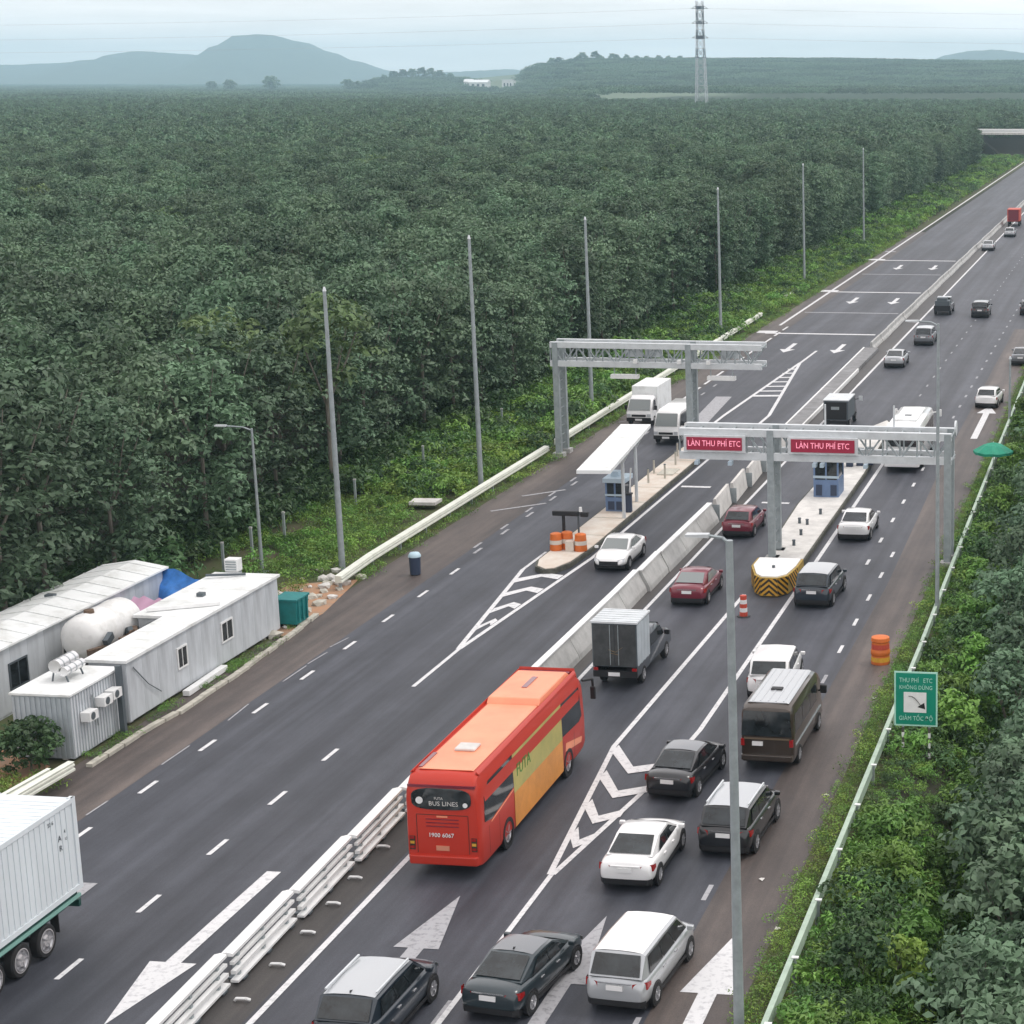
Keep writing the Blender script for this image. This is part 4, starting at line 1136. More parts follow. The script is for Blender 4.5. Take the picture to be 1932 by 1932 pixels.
    fr = [A(c['gf0'], gf_, wb * 0.94), A(c['gf0'], gf_, -wb * 0.94), A(c['gf1'], zt - 0.04, -wr + 0.03), A(c['gf1'], zt - 0.04, wr - 0.03)]
    panel_on(*fr, 0.04, 0.96, 0.05, 0.95, 0.034, 3, 2).build('windscreen', G, r, fix=False)
    for sx in (1, -1):
        sb = [A(c['gr0'] + 0.35, gb_, sx * wb), A(c['gf0'] - 0.12, gb_, sx * wb), A(c['gf1'] - 0.02, zt - 0.10, sx * (wr + 0.03)), A(c['gr1'] + 0.06, zt - 0.10, sx * (wr + 0.03))]
        if sx < 0: sb = [sb[1], sb[0], sb[3], sb[2]]
        for u0, u1 in ((0.03, 0.35), (0.362, 0.655), (0.667, 0.97)) if kind in ('suv', 'mpv', 'wide') else ((0.06, 0.49), (0.505, 0.95)):
            panel_on(*sb, u0, u1, 0.06, 0.96, 0.034).build('side_window', G, r, fix=False)
        MB().bar(A(c['gf0'] - 0.35, gb_ + 0.06, sx * (hw + 0.10)), A(c['gf0'] - 0.22, gb_ + 0.07, sx * (hw + 0.10)), 0.20, 0.14).build('wing_mirror', P, r, bevel=0.03)
        MB().box(sx * hw - 0.02, sx * hw + 0.02, y0 + 1.45, y0 + 1.65, bl - 0.22, bl - 0.18).build('door_handle', M['chrome'] if paint != 'p_white' else P, r)
        MB().box(sx * hw - 0.02, sx * hw + 0.02, y0 + 2.45, y0 + 2.65, bl - 0.23, bl - 0.19).build('door_handle', M['chrome'] if paint != 'p_white' else P, r)
        # lamps
        MB().add([(sx * hw * 0.97, y0 + 0.20, dk - 0.12), (sx * hw * 0.55, y0 + 0.035, dk - 0.16), (sx * hw * 0.55, y0 + 0.02, dk - 0.33), (sx * hw * 0.98, y0 + 0.18, dk - 0.34), (sx * hw * 1.0, y0 + 0.42, dk - 0.16), (sx * hw * 1.005, y0 + 0.42, dk - 0.28)], [(0, 1, 2, 3), (0, 3, 5, 4)]).build('tail_light', M['red_light'], r)
        MB().add([(sx * hw * 0.90, y0 + L - 0.28, ns + 0.02), (sx * hw * 0.52, y0 + L - 0.02, ns - 0.06), (sx * hw * 0.52, y0 + L + 0.004, ns - 0.17), (sx * hw * 0.88, y0 + L - 0.17, ns - 0.15)], [(0, 1, 2, 3)]).build('headlight', M['head_light'], r)
        wrr = wheelr or (0.36 if kind in ('suv',) else 0.33)
        for yy in (0.185, 0.805):
            arch = MB().lathe_y([(0, wrr * 0.9), (0.006, wrr * 1.16), (-0.12, wrr * 1.16)], 22, 0, 0, 0).build('wheel_arch', M['black'], r, fix=False)
            arch.location = (sx * (hw + 0.003), y0 + L * yy, wrr)
            arch.rotation_euler = (0, 0, 0 if sx > 0 else PI)
            add_wheel(r, sx * (hw - 0.085), y0 + L * yy, wrr, 0.21)
        if sx > 0: MB().box(-hw * 0.86, hw * 0.86, y0 + 0.25, y0 + L - 0.35, 0.13, 0.40).build('shadow_block', M['black'], r)  # black block added below the car to deepen its contact shadow
        if rails:
            MB().bar(A(c['gr1'] + 0.15, zt + 0.05, sx * (wr - 0.06)), A(c['gf1'] - 0.1, zt + 0.05, sx * (wr - 0.06)), 0.05).build('roof_rail', M['galv_pale'], r)
        MB().box(sx * hw * 0.99 - 0.01, sx * hw * 0.99 + 0.012, y0 + L * 0.27, y0 + L * 0.73, 0.24, 0.34).build('sill', M['black'], r)
    MB().box(-0.24, 0.24, y0 - 0.03, y0 + 0.02, dk - 0.36, dk - 0.22).build('number_plate', M['plate'], r)
    MB().loft([[(-hw * 0.80, y0 + 0.0, z0), (hw * 0.80, y0 + 0.0, z0), (hw * 0.92, y0 + 0.16, z0), (-hw * 0.92, y0 + 0.16, z0)] for z0 in (0.28, 0.44)]).build('rear_bumper', M[trim or 'black'], r)
    MB().box(-hw * 0.55, hw * 0.55, y0 + L - 0.10, y0 + L + 0.012, ns - 0.33, ns - 0.12).build('grille', M['black'], r)
    MB().box(-hw * 0.52, hw * 0.52, y0 - 0.008, y0 + 0.05, dk - 0.17, dk - 0.15).build('boot_trim', M['chrome'] if paint not in ('p_white',) else P, r)
    if fin:
        MB().add([(-0.03, y0 + c['gr1'] + 0.10, zt), (0.03, y0 + c['gr1'] + 0.10, zt), (0, y0 + c['gr1'] + 0.08, zt + 0.10), (0, y0 + c['gr1'] + 0.30, zt + 0.01)], [(0, 1, 2), (1, 3, 2), (0, 2, 3)]).build('aerial_fin', M['black'], r)
    return r

car('suv', 'p_navy', 'dark blue suv, roof coloured silver blue for sky sheen, cut by the bottom edge', -20.30, 44.15, 2.0, roofm='p_silver', rails=True, fin=True)
car('sedan', 'p_teal', 'dark teal sedan, roof coloured pale for sky sheen, between the blue suv and the silver minivan', -17.25, 46.7, 8.0, roofm='p_grey', fin=True)
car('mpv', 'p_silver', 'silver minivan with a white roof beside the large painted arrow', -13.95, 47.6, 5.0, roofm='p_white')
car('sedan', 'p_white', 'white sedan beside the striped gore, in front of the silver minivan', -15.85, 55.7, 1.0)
car('sedan', 'p_black', 'black sedan, roof coloured grey for sky sheen, pulling onto the striped gore', -16.45, 63.6, 5.0, roofm='p_grey')
car('suv', 'p_black', 'black suv, roof coloured pale for sky sheen, behind the foreground lamp pole', -13.35, 58.7, 3.0, roofm='p_silver', rails=True)
car('suv', 'p_white', 'white suv partly hidden by the dark brown minibus', -15.05, 75.2, -3.0)
car('suv', 'p_navy', 'dark suv, roof coloured grey for sky sheen, beside the chevron crash cushion', -15.75, 89.7, 2.0, roofm='p_silver')
car('sedan', 'p_red', 'dark red sedan with a pinkish rear window before the chevron crash cushion', -21.85, 89.3, 0.0, glassm='glass_pale')
car('hatch', 'p_red', 'dark red hatchback beside the white median panels', -22.45, 103.8, 1.0)
car('sedan', 'p_white', 'white sedan passing the pale right island', -15.85, 103.8, 0.0)
car('sedan', 'p_white', 'white sedan driving towards the camera beside the left toll island', -27.5, 95.5, 0.0, oncoming=True, glassm='glass_pale')
car('sedan', 'p_silver', 'silver sedan in the lane next to the far median, nearest of the two pale cars', -22.25, 170.5, 0.0, detail=False)
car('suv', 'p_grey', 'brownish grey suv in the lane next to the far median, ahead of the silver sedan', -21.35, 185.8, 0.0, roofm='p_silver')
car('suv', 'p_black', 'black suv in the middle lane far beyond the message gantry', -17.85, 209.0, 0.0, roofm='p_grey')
car('hatch', 'p_white', 'white hatchback with a black rear bumper on the right beyond the green parasol', -12.25, 149.6, 4.0)
car('sedan', 'p_grey', 'grey sedan cut by the right edge beyond the white hatchback', -11.1, 173.3, 2.0)
car('hatch', 'p_black', 'dark hatchback cut by the right edge, level with the black suv', -12.8, 212.0, 0.0)
car('sedan', 'p_silver', 'small distant silver sedan close to the median', -24.0, 294.0, 0.0)
car('hatch', 'p_silver', 'tiny distant pale hatchback just behind the red truck', -22.6, 321.0, 0.0)

def boxy_glass(r, pts, m, name='side_window', out=0.01):
    return MB().add(pts, [tuple(range(len(pts)))]).build(name, m, r, fix=False)
# --- generic rounded bus or van shell
def shell(root, m, L, W, zb, H, rad=0.22, front_rake=0.35, rear_rake=0.10, name='body', hoodlen=0.0):
    hw = W / 2
    secs = []
    for y, k, top, wsc in ((0.0, 0, H - 0.35, 0.90), (0.06, 1, H - 0.12, 0.97), (0.22 + rear_rake, 1, H, 1.0), (L * 0.5, 1, H, 1.0), (L - 0.25 - front_rake, 1, H - 0.02, 1.0), (L - 0.10 - front_rake * 0.4, 1, H - 0.30, 0.985), (L - 0.04, 1, H * 0.52, 0.95), (L, 0, H * 0.40, 0.86)):
        w = hw * wsc
        b = zb + (0.18 if k == 0 else 0)
        half = [(w * 0.94, b), (w, b + 0.12), (w, b + (top - b) * 0.55), (w * 0.975, top - rad), (w * 0.90, top - rad * 0.25), (w * 0.72, top)]
        secs.append([(0, y - L / 2, b)] + [(x, y - L / 2, z) for x, z in half] + [(0, y - L / 2, top + 0.03)] + [(-x, y - L / 2, z) for x, z in half[::-1]])
    o = MB().loft(secs).build(name, m, root, smooth=45)
    return o

# --- the orange coach
L, W, H = 12.0, 2.5, 3.45
bs = thing('coach', 'large orange coach with a yellow advert panel on its side', 'coach', (-21.95, 56.2 + L / 2, 0.02), 0.0)
hw = W / 2
secs = []
for y, top, ws, b in ((0.0, 2.85, 0.93, 0.55), (0.10, 3.18, 0.975, 0.40), (0.30, 3.36, 0.99, 0.36), (0.60, 3.42, 1.0, 0.34), (4.0, 3.42, 1.0, 0.32), (8.0, 3.42, 1.0, 0.32), (11.1, 3.40, 1.0, 0.34), (11.65, 3.10, 0.985, 0.36), (11.9, 1.9, 0.95, 0.40), (12.0, 1.2, 0.88, 0.55)):
    w = hw * ws
    half = [(w * 0.95, b), (w, b + 0.18), (w, 1.5), (w * 0.99, top - 0.65), (w * 0.965, top - 0.30), (w * 0.90, top - 0.05), (w * 0.80, top)]
    secs.append([(0, y - 6, b)] + [(x, y - 6, min(z, top)) for x, z in half] + [(0, y - 6, top + 0.02)] + [(-x, y - 6, min(z, top)) for x, z in half[::-1]])
MB().loft(secs).build('body', M['p_orange'], bs, smooth=40)
# roof furniture
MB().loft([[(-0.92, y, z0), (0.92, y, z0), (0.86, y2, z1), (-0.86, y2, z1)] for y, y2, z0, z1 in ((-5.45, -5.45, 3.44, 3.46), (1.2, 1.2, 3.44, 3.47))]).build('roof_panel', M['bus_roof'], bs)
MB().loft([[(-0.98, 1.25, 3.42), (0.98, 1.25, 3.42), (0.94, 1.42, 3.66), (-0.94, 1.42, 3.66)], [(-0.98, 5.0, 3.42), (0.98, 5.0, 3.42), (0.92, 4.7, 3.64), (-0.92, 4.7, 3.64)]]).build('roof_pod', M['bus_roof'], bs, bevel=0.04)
MB().box(-0.10, 0.10, 2.6, 3.9, 3.655, 3.675).build('pod_slot', M['p_red'], bs)
MB().box(-0.95, 0.95, 4.98, 5.20, 3.42, 3.52).build('roof_gap', M['p_red'], bs)
MB().loft([[(-1.10, 5.22, 3.38), (1.10, 5.22, 3.38), (1.05, 5.28, 3.60), (-1.05, 5.28, 3.60)], [(-1.06, 5.62, 3.10), (1.06, 5.62, 3.10), (0.98, 5.55, 3.50), (-0.98, 5.55, 3.50)]]).build('roof_spoiler', M['p_orange'], bs)
for sx in (-1, 1):
    MB().loft([[(sx * 1.02, -5.6, 3.40), (sx * 1.16, -5.6, 3.34), (sx * 1.14, -5.6, 3.40), (sx * 1.05, -5.6, 3.48)], [(sx * 1.02, 5.2, 3.40), (sx * 1.16, 5.2, 3.34), (sx * 1.14, 5.2, 3.46), (sx * 1.05, 5.2, 3.56)]]).build('roof_edge', M['p_orange'], bs, bevel=0.02)
h1 = MB().box(-0.34, 0.36, -3.75, -3.1, 3.46, 3.56).build('roof_hatch', M['conc_pale'], bs, bevel=0.04)
MB().box(-0.95, -0.82, -5.35, -4.0, 3.465, 3.49).build('roof_slot', M['p_red'], bs)
# rear
rw = MB()
ov = []
for i in range(24):
    t = 2 * PI * i / 24
    cx_, sz_ = math.cos(t), math.sin(t)
    x = 1.0 * math.copysign(abs(cx_) ** 0.55, cx_)
    z = 2.62 + 0.33 * math.copysign(abs(sz_) ** 0.7, sz_) + (0.06 if sz_ > 0 else 0)
    ov.append((x, -6.0 - 0.03 + max(0, z - 2.85) * 0.25, z))
rwo = rw.add(ov, [tuple(range(24))]).build('rear_window', M['glass'], bs)
text('lettering', 'BUS LINES', 0.21, M['conc_pale'], rwo, (0.08, -6.045, 2.50), (PI / 2, 0, 0), xs=1.05, depth=0.002)
text('lettering', 'FUTA', 0.12, M['conc_pale'], rwo, (-0.08, -6.045, 2.68), (PI / 2, 0, 0), depth=0.002)
MB().cyl((-0.72, -6.052, 2.60), (-0.72, -6.036, 2.60), 0.12, None, 14).build('emblem', M['white'], rwo)
MB().cyl((0.80, -6.052, 2.48), (0.80, -6.036, 2.48), 0.08, None, 14).build('emblem', M['white'], rwo)
text('lettering', '1900 6067', 0.20, M['white'], bs, (-0.05, -6.03, 1.42), (PI / 2, 0, 0), xs=1.0, depth=0.01)
MB().box(-1.12, 1.12, -5.98, -5.80, 3.02, 3.10).build('rear_visor', M['p_red'], bs)
MB().box(-0.24, 0.20, -6.03, -5.98, 0.90, 1.06).build('number_plate', mat('orange tinted plate', (0.62, 0.25, 0.16), 0.5), bs)
MB().box(-0.86, 0.86, -6.012, -5.98, 2.10, 2.116).build('hatch_seam', M['umber'], bs)
MB().box(-0.18, 0.18, -6.02, -5.98, 2.03, 2.08).build('handle', M['bus_roof'], bs)
for z in (1.70, 1.82, 1.94):
    MB().box(-0.55, 0.55, -6.012, -5.98, z, z + 0.03).build('vent_slat', M['p_red'], bs)
MB().loft([[(-1.12, -6.10, z), (1.12, -6.10, z), (1.22, -5.86, z), (-1.22, -5.86, z)] for z in (0.42, 0.74)]).build('rear_bumper', M['p_orange'], bs, bevel=0.05)
for sx in (-1, 1):
    tl_ = MB().box(sx * 1.03 - 0.09, sx * 1.03 + 0.09, -6.02, -5.93, 0.90, 1.36).build('tail_light', M['umber'], bs)
    for z in (0.94, 1.10, 1.26): MB().box(sx * 1.03 - 0.07, sx * 1.03 + 0.07, -6.035, -6.01, z, z + 0.09).build('lens', M['red_light' if z != 1.10 else 'amber'], tl_)
    MB().box(sx * 0.86 - 0.008, sx * 0.86 + 0.008, -6.012, -5.98, 0.80, 2.10).build('hatch_seam', M['umber'], bs)
# sides
for sx in (-1, 1):
    X = sx * (hw + 0.012)
    XT = sx * (hw * 0.975 + 0.012)
    def side(pts, m, name, dx=0.0):
        q = [(X + sx * dx if z < 1.6 else X + (XT - X) * (z - 1.6) / 1.2 + sx * dx, y, z) for y, z in pts]
        if sx < 0: q = q[::-1]
        return MB().add(q, [tuple(range(len(q)))]).build(name, m, bs)
    side([(-5.55, 1.75), (-4.9, 1.62), (-2.62, 1.86), (-2.62, 3.0), (-5.05, 2.98), (-5.5, 2.6)], M['glass'], 'side_window')
    side([(-2.60, 0.42), (2.9, 0.42), (2.9, 1.62), (-2.60, 1.62)], M['bus_orange'], 'advert_panel')
    side([(-2.60, 1.62), (2.9, 1.62), (2.9, 2.98), (-2.60, 2.98)], M['bus_yellow'], 'advert_panel')
    side([(2.92, 1.70), (5.0, 1.62), (5.35, 1.75), (5.15, 2.92), (2.92, 2.96)], M['glass'], 'side_window')
    side([(-4.95, 1.52), (-2.65, 1.76), (-2.65, 1.82), (-4.95, 1.58)], M['bus_roof'], 'trim')
    side([(3.2, 1.05), (5.2, 0.75), (5.3, 0.95), (3.3, 1.35)], M['bus_roof'], 'decal')
    for y_ in (-5.2, -4.2, 3.05, 4.3):
        side([(y_, 0.55), (y_ + 0.02, 0.55), (y_ + 0.02, 1.5), (y_, 1.5)], M['umber'], 'panel_seam', 0.004)
    side([(2.95, 0.5), (2.97, 0.5), (2.97, 2.9), (2.95, 2.9)], M['black'], 'door_seam', 0.004)
    for y in (-3.35, 3.55):
        a = MB().lathe_y([(0, 0.40), (0.006, 0.545), (-0.1, 0.545)], 24).build('wheel_arch', M['black'], bs, fix=False)
        a.location = (sx * (hw + 0.015), y, 0.50)
        a.rotation_euler = (0, 0, 0 if sx > 0 else PI)
        add_wheel(bs, sx * (hw - 0.155), y, 0.49, 0.30)
    MB().tube([(sx * 1.22, 5.7, 3.0), (sx * 1.50, 6.1, 2.95), (sx * 1.50, 6.15, 2.6)], 0.05, 6).build('mirror_arm', M['black'], bs)
    MB().box(sx * 1.50 - 0.10, sx * 1.50 + 0.10, 6.08, 6.2, 2.15, 2.65).build('wing_mirror', M['black'], bs, bevel=0.03)
text('lettering', 'FUTA', 0.62, M['leaf_bright'] if False else mat('green lettering', (0.06, 0.22, 0.04), 0.5), bs, (hw * 0.985 + 0.02, -1.5, 2.28), (PI / 2, 0, PI / 2), depth=0.004)
boxy_glass(bs, [(-1.05, 5.98, 1.5), (1.05, 5.98, 1.5), (1.05, 5.72, 3.05), (-1.05, 5.72, 3.05)][::-1], M['glass'], 'windscreen')

# --- brown minibus
mb = thing('minibus', 'dark brown minibus with a grey roof behind the lamp pole', 'minibus', (-13.45, 67.2 + 2.9, 0.02), -R(1.5))
shell(mb, M['p_brown'], 5.8, 2.02, 0.32, 2.52, 0.25, 0.9, 0.08)
MB().loft([[(-0.80, y, 2.53), (0.80, y, 2.53), (0.72, y, 2.575), (-0.72, y, 2.575)] for y in (-2.6, 1.6)]).build('roof', M['p_silver'], mb, bevel=0.02)
for k in range(5): MB().box(-0.62 + 0.29 * k, -0.57 + 0.29 * k, -2.5, 1.5, 2.575, 2.592).build('roof_rib', M['p_silver'], mb)
MB().box(-0.22, 0.22, -1.15, -0.85, 2.575, 2.63).build('roof_vent', M['black'], mb, bevel=0.02)
boxy_glass(mb, [(-0.95, -2.965, 1.36), (0.95, -2.965, 1.36), (0.88, -2.90, 2.30), (-0.88, -2.90, 2.30)], M['glass'], 'rear_window')
MB().box(-0.86, 0.86, -2.965, -2.86, 1.22, 1.28).build('trim_strip', mat('bronze trim', (0.20, 0.15, 0.10), 0.35, metal=0.4), mb)
MB().box(-0.55, -0.15, -2.985, -2.9, 0.98, 1.13).build('number_plate', M['plate'], mb)
MB().loft([[(-0.95, -3.02, z), (0.95, -3.02, z), (1.0, -2.82, z), (-1.0, -2.82, z)] for z in (0.40, 0.62)]).build('rear_bumper', M['p_brown'], mb, bevel=0.03)
for sx in (-1, 1):
    MB().box(sx * 0.92 - 0.07, sx * 0.92 + 0.07, -2.93, -2.80, 0.95, 1.22).build('tail_light', M['red_light'], mb)
    for y0_, y1_ in ((-2.6, -1.2), (-1.15, 0.2), (0.25, 1.5)):
        q = [(sx * 1.022, y0_, 1.38), (sx * 1.022, y1_, 1.38), (sx * 1.0, y1_, 2.12), (sx * 1.0, y0_, 2.12)]
        boxy_glass(mb, q if sx > 0 else q[::-1], M['glass'])
    MB().box(sx * 1.018 - 0.012, sx * 1.018 + 0.012, -2.5, 2.3, 0.88, 0.95).build('side_trim', M['galv'], mb)
    for y in (-1.85, 1.95): add_wheel(mb, sx * 0.925, y, 0.36, 0.22)
    MB().bar((sx * 1.2, 1.9, 1.7), (sx * 1.2, 2.05, 1.7), 0.26, 0.34).build('wing_mirror', M['black'], mb, bevel=0.04)
    MB().bar((sx * 0.95, 2.0, 1.6), (sx * 1.2, 1.98, 1.68), 0.06).build('mirror_arm', M['black'], mb)
boxy_glass(mb, [(-0.84, 2.5, 1.35), (0.84, 2.5, 1.35), (0.78, 1.85, 2.38), (-0.78, 1.85, 2.38)][::-1], M['glass'], 'windscreen')

# --- grey roofed box truck
bt = thing('box_truck', 'dark pickup with a tall grey roofed box in front of the orange coach', 'truck', (-21.75, 76.2 + 2.7, 0.02), -R(1.0))
MB().box(-0.98, 0.98, -2.7, -0.75, 0.95, 2.86).build('cargo_box', M['dark_steel'], bt, bevel=0.03)
rf = MB().box(-1.02, 1.02, -2.76, -0.70, 2.86, 2.94).build('box_roof', M['galv_pale'], bt)
for k in range(6): MB().box(-1.0, 1.0, -2.6 + 0.34 * k, -2.53 + 0.34 * k, 2.94, 2.965).build('roof_rib', M['galv_pale'], rf)
MB().box(-0.92, -0.01, -2.735, -2.70, 1.0, 2.80).build('rear_door', mat('dark rear door', (0.055, 0.060, 0.062), 0.5, var=0.3, vscale=2), bt)
MB().box(0.01, 0.92, -2.735, -2.70, 1.0, 2.80).build('rear_door', mat('dark rear door', (0.050, 0.054, 0.056), 0.5, var=0.3, vscale=2), bt)
for x in (-0.18, 0.18): MB().cyl((x, -2.76, 1.05), (x, -2.76, 2.8), 0.018, None, 6).build('lock_rod', M['galv'], bt)
em = MB()
for a, b in (((-0.25, 1.72), (0.05, 1.62)), ((0.05, 1.62), (0.36, 1.84)), ((-0.2, 1.58), (0.2, 1.50))): em.bar((a[0], -2.742, a[1]), (b[0], -2.742, b[1]), 0.07, 0.01)
em.build('emblem', mat('dull gold paint', (0.24, 0.17, 0.09), 0.5), bt)
for k in range(4):
    MB().box(0.98, 1.0, -2.55 + 0.47 * k, -2.45 + 0.47 * k, 1.0, 2.82).build('side_rib', M['grey_panel'], bt)
MB().box(0.978, 0.992, -2.68, -0.78, 1.02, 2.80).build('side_sheet', M['grey_panel'], bt)
MB().box(-0.40, 0.40, -2.7, 2.4, 0.55, 0.80).build('chassis', M['black'], bt)
MB().box(-0.96, 0.96, -2.72, -2.6, 0.50, 0.78).build('rear_bumper', M['black'], bt)
MB().box(-0.30, 0.20, -2.745, -2.72, 0.56, 0.72).build('number_plate', M['plate'], bt)
cabs = []
for y, top, w in ((-0.65, 1.70, 0.88), (-0.45, 1.86, 0.92), (1.0, 1.90, 0.92), (1.45, 1.75, 0.92), (2.05, 1.22, 0.92), (2.95, 1.12, 0.90), (3.15, 0.75, 0.86)):
    cabs.append([(0, y, 0.5), (w, y, 0.5), (w, y, min(1.25, top - 0.1)), (w * 0.93, y, top - 0.12), (w * 0.8, y, top), (0, y, top + 0.02), (-w * 0.8, y, top), (-w * 0.93, y, top - 0.12), (-w, y, min(1.25, top - 0.1)), (-w, y, 0.5)])
MB().loft(cabs).build('cab', M['p_navy'], bt, smooth=40)
for sx in (-1, 1):
    q = [(sx * 0.928, -0.4, 1.24), (sx * 0.928, 1.75, 1.24), (sx * 0.875, 1.25, 1.74), (sx * 0.875, -0.35, 1.72)]
    boxy_glass(bt, q if sx > 0 else q[::-1], M['glass'])
    MB().bar((sx * 1.08, 1.62, 1.3), (sx * 1.08, 1.74, 1.3), 0.22, 0.2).build('wing_mirror', M['black'], bt)
    for y in (-1.6, 2.1): add_wheel(bt, sx * 0.82, y, 0.37, 0.24)
    MB().box(sx * 0.90 - 0.03, sx * 0.90 + 0.03, -2.6, -0.6, 0.50, 0.95).build('side_skirt', M['p_navy'], bt)
    MB().box(sx * 0.84 - 0.1, sx * 0.84 + 0.1, -2.74, -2.70, 0.80, 0.92).build('tail_light', M['red_light'], bt)
boxy_glass(bt, [(-0.78, 2.03, 1.27), (0.78, 2.03, 1.27), (0.72, 1.47, 1.79), (-0.72, 1.47, 1.79)][::-1], M['glass'], 'windscreen')

# --- white bus under the message gantry
wbus = thing('bus', 'white bus leaving under the right end of the message gantry', 'bus', (-15.6, 123.6 + 4.5, 0.02), 0.0)
shell(wbus, M['p_white'], 9.0, 2.4, 0.36, 3.05, 0.28, 0.5, 0.1)
MB().box(-0.75, 0.75, -2.4, 2.6, 3.06, 3.20).build('roof_unit', M['white_roof'], wbus, bevel=0.05)
MB().box(-0.22, 0.22, -1.0, -0.7, 3.2, 3.24).build('roof_vent', M['dark_steel'], wbus)
MB().box(-0.98, 0.98, -4.47, -4.2, 2.86, 2.97).build('rear_visor', M['dark_steel'], wbus)
boxy_glass(wbus, [(-0.98, -4.56, 1.75), (0.98, -4.56, 1.75), (0.92, -4.47, 2.62), (-0.92, -4.47, 2.62)], M['glass'], 'rear_window')
MB().box(-0.95, 0.95, -4.58, -4.50, 1.25, 1.38).build('trim', M['galv'], wbus)
MB().loft([[(-1.1, -4.64, z), (1.1, -4.64, z), (1.18, -4.40, z), (-1.18, -4.40, z)] for z in (0.40, 0.72)]).build('rear_bumper', M['p_white'], wbus, bevel=0.03)
MB().box(-0.24, 0.24, -4.66, -4.6, 0.80, 0.94).build('number_plate', M['plate'], wbus)
for sx in (-1, 1):
    MB().box(sx * 1.06 - 0.08, sx * 1.06 + 0.08, -4.56, -4.44, 0.9, 1.5).build('tail_light', M['red_light'], wbus)
    for k in range(6):
        y0_ = -4.1 + 1.32 * k
        q = [(sx * 1.212, y0_, 1.62), (sx * 1.212, y0_ + 1.24, 1.62), (sx * 1.19, y0_ + 1.24, 2.55), (sx * 1.19, y0_, 2.55)]
        boxy_glass(wbus, q if sx > 0 else q[::-1], M['glass'])
    for y in (-2.5, 3.0): add_wheel(wbus, sx * 1.10, y, 0.46, 0.26)
    MB().bar((sx * 1.15, 4.1, 2.6), (sx * 1.5, 4.45, 2.6), 0.06).build('mirror_arm', M['white'], wbus)
    MB().box(sx * 1.55 - 0.14, sx * 1.55 + 0.14, 4.4, 4.5, 2.25, 2.75).build('wing_mirror', M['white'], wbus, bevel=0.04)

# --- oncoming white van and white truck near the first gantry
def front_van(label, l, s, name, L, W, H, paint, bumper, boxh=None):
    v = thing(name, label, 'van' if name == 'van' else 'truck', (l, s + L / 2, 0.02), PI)
    if boxh:
        MB().box(-W / 2, W / 2, -L / 2, L / 2 - 1.9, 0.85, boxh).build('cargo_box', M['white_roof'], v, bevel=0.03)
        MB().box(-0.4, 0.4, -L / 2, L / 2 - 0.3, 0.5, 0.8).build('chassis', M['black'], v)
        cl = 1.75
    else:
        cl = L
    secs = []
    f = L / 2
    for y, top, w in ((f - cl, H - 0.05, 0.97), (f - cl + 0.15, H, 1.0), (f - 1.15, H, 1.0), (f - 0.75, H - 0.16, 0.98), (f - 0.12, H * 0.55, 0.97), (f, H * 0.36, 0.92)):
        w = w * W / 2
        secs.append([(0, y, 0.42), (w, y, 0.42), (w, y, min(H * 0.52, top - 0.08)), (w * 0.94, y, top - 0.14), (w * 0.78, y, top), (0, y, top + 0.02), (-w * 0.78, y, top), (-w * 0.94, y, top - 0.14), (-w, y, min(H * 0.52, top - 0.08)), (-w, y, 0.42)])
    MB().loft(secs).build('cab' if boxh else 'body', M[paint], v, smooth=38)
    w = W / 2
    boxy_glass(v, [(-w * 0.86, f - 0.09, H * 0.56), (w * 0.86, f - 0.09, H * 0.56), (w * 0.80, f - 0.66, H - 0.20), (-w * 0.80, f - 0.66, H - 0.20)][::-1], M['glass_pale'], 'windscreen')
    MB().box(-w * 0.95, w * 0.95, f - 0.15, f + 0.06, 0.40, 0.68).build('bumper', M[bumper], v, bevel=0.03)
    MB().box(-0.26, 0.26, f + 0.055, f + 0.07, 0.46, 0.60).build('number_plate', M['plate'], v)
    MB().box(-w * 0.55, w * 0.55, f - 0.06, f + 0.012, 0.74, 0.90).build('grille', M['black'], v)
    for sx in (-1, 1):
        MB().box(sx * w * 0.78 - 0.14, sx * w * 0.78 + 0.14, f - 0.08, f + 0.02, 0.74, 0.95).build('headlight', M['head_light'], v)
        q = [(sx * (w + 0.004), f - cl + 0.3, H * 0.54), (sx * (w + 0.004), f - 0.55, H * 0.54), (sx * w * 0.955, f - 0.95, H - 0.28), (sx * w * 0.955, f - cl + 0.3, H - 0.28)]
        boxy_glass(v, q if sx > 0 else q[::-1], M['glass'])
        MB().bar((sx * (w + 0.16), f - 0.7, H * 0.62), (sx * (w + 0.16), f - 0.62, H * 0.62), 0.2, 0.32).build('wing_mirror', M['black'], v)
        for y in (-L / 2 + 1.0, f - 0.95): add_wheel(v, sx * (w - 0.12), y, 0.36, 0.24)
    return v
front_van('white van with a black bumper coming out from behind the white canopy', -33.35, 131.4, 'van', 6.2, 1.85, 2.35, 'p_white', 'black')
front_van('white box truck waiting on the far left beside the cream guardrail', -37.15, 138.4, 'box_truck', 6.2, 1.95, 2.15, 'p_white', 'black', 2.75)
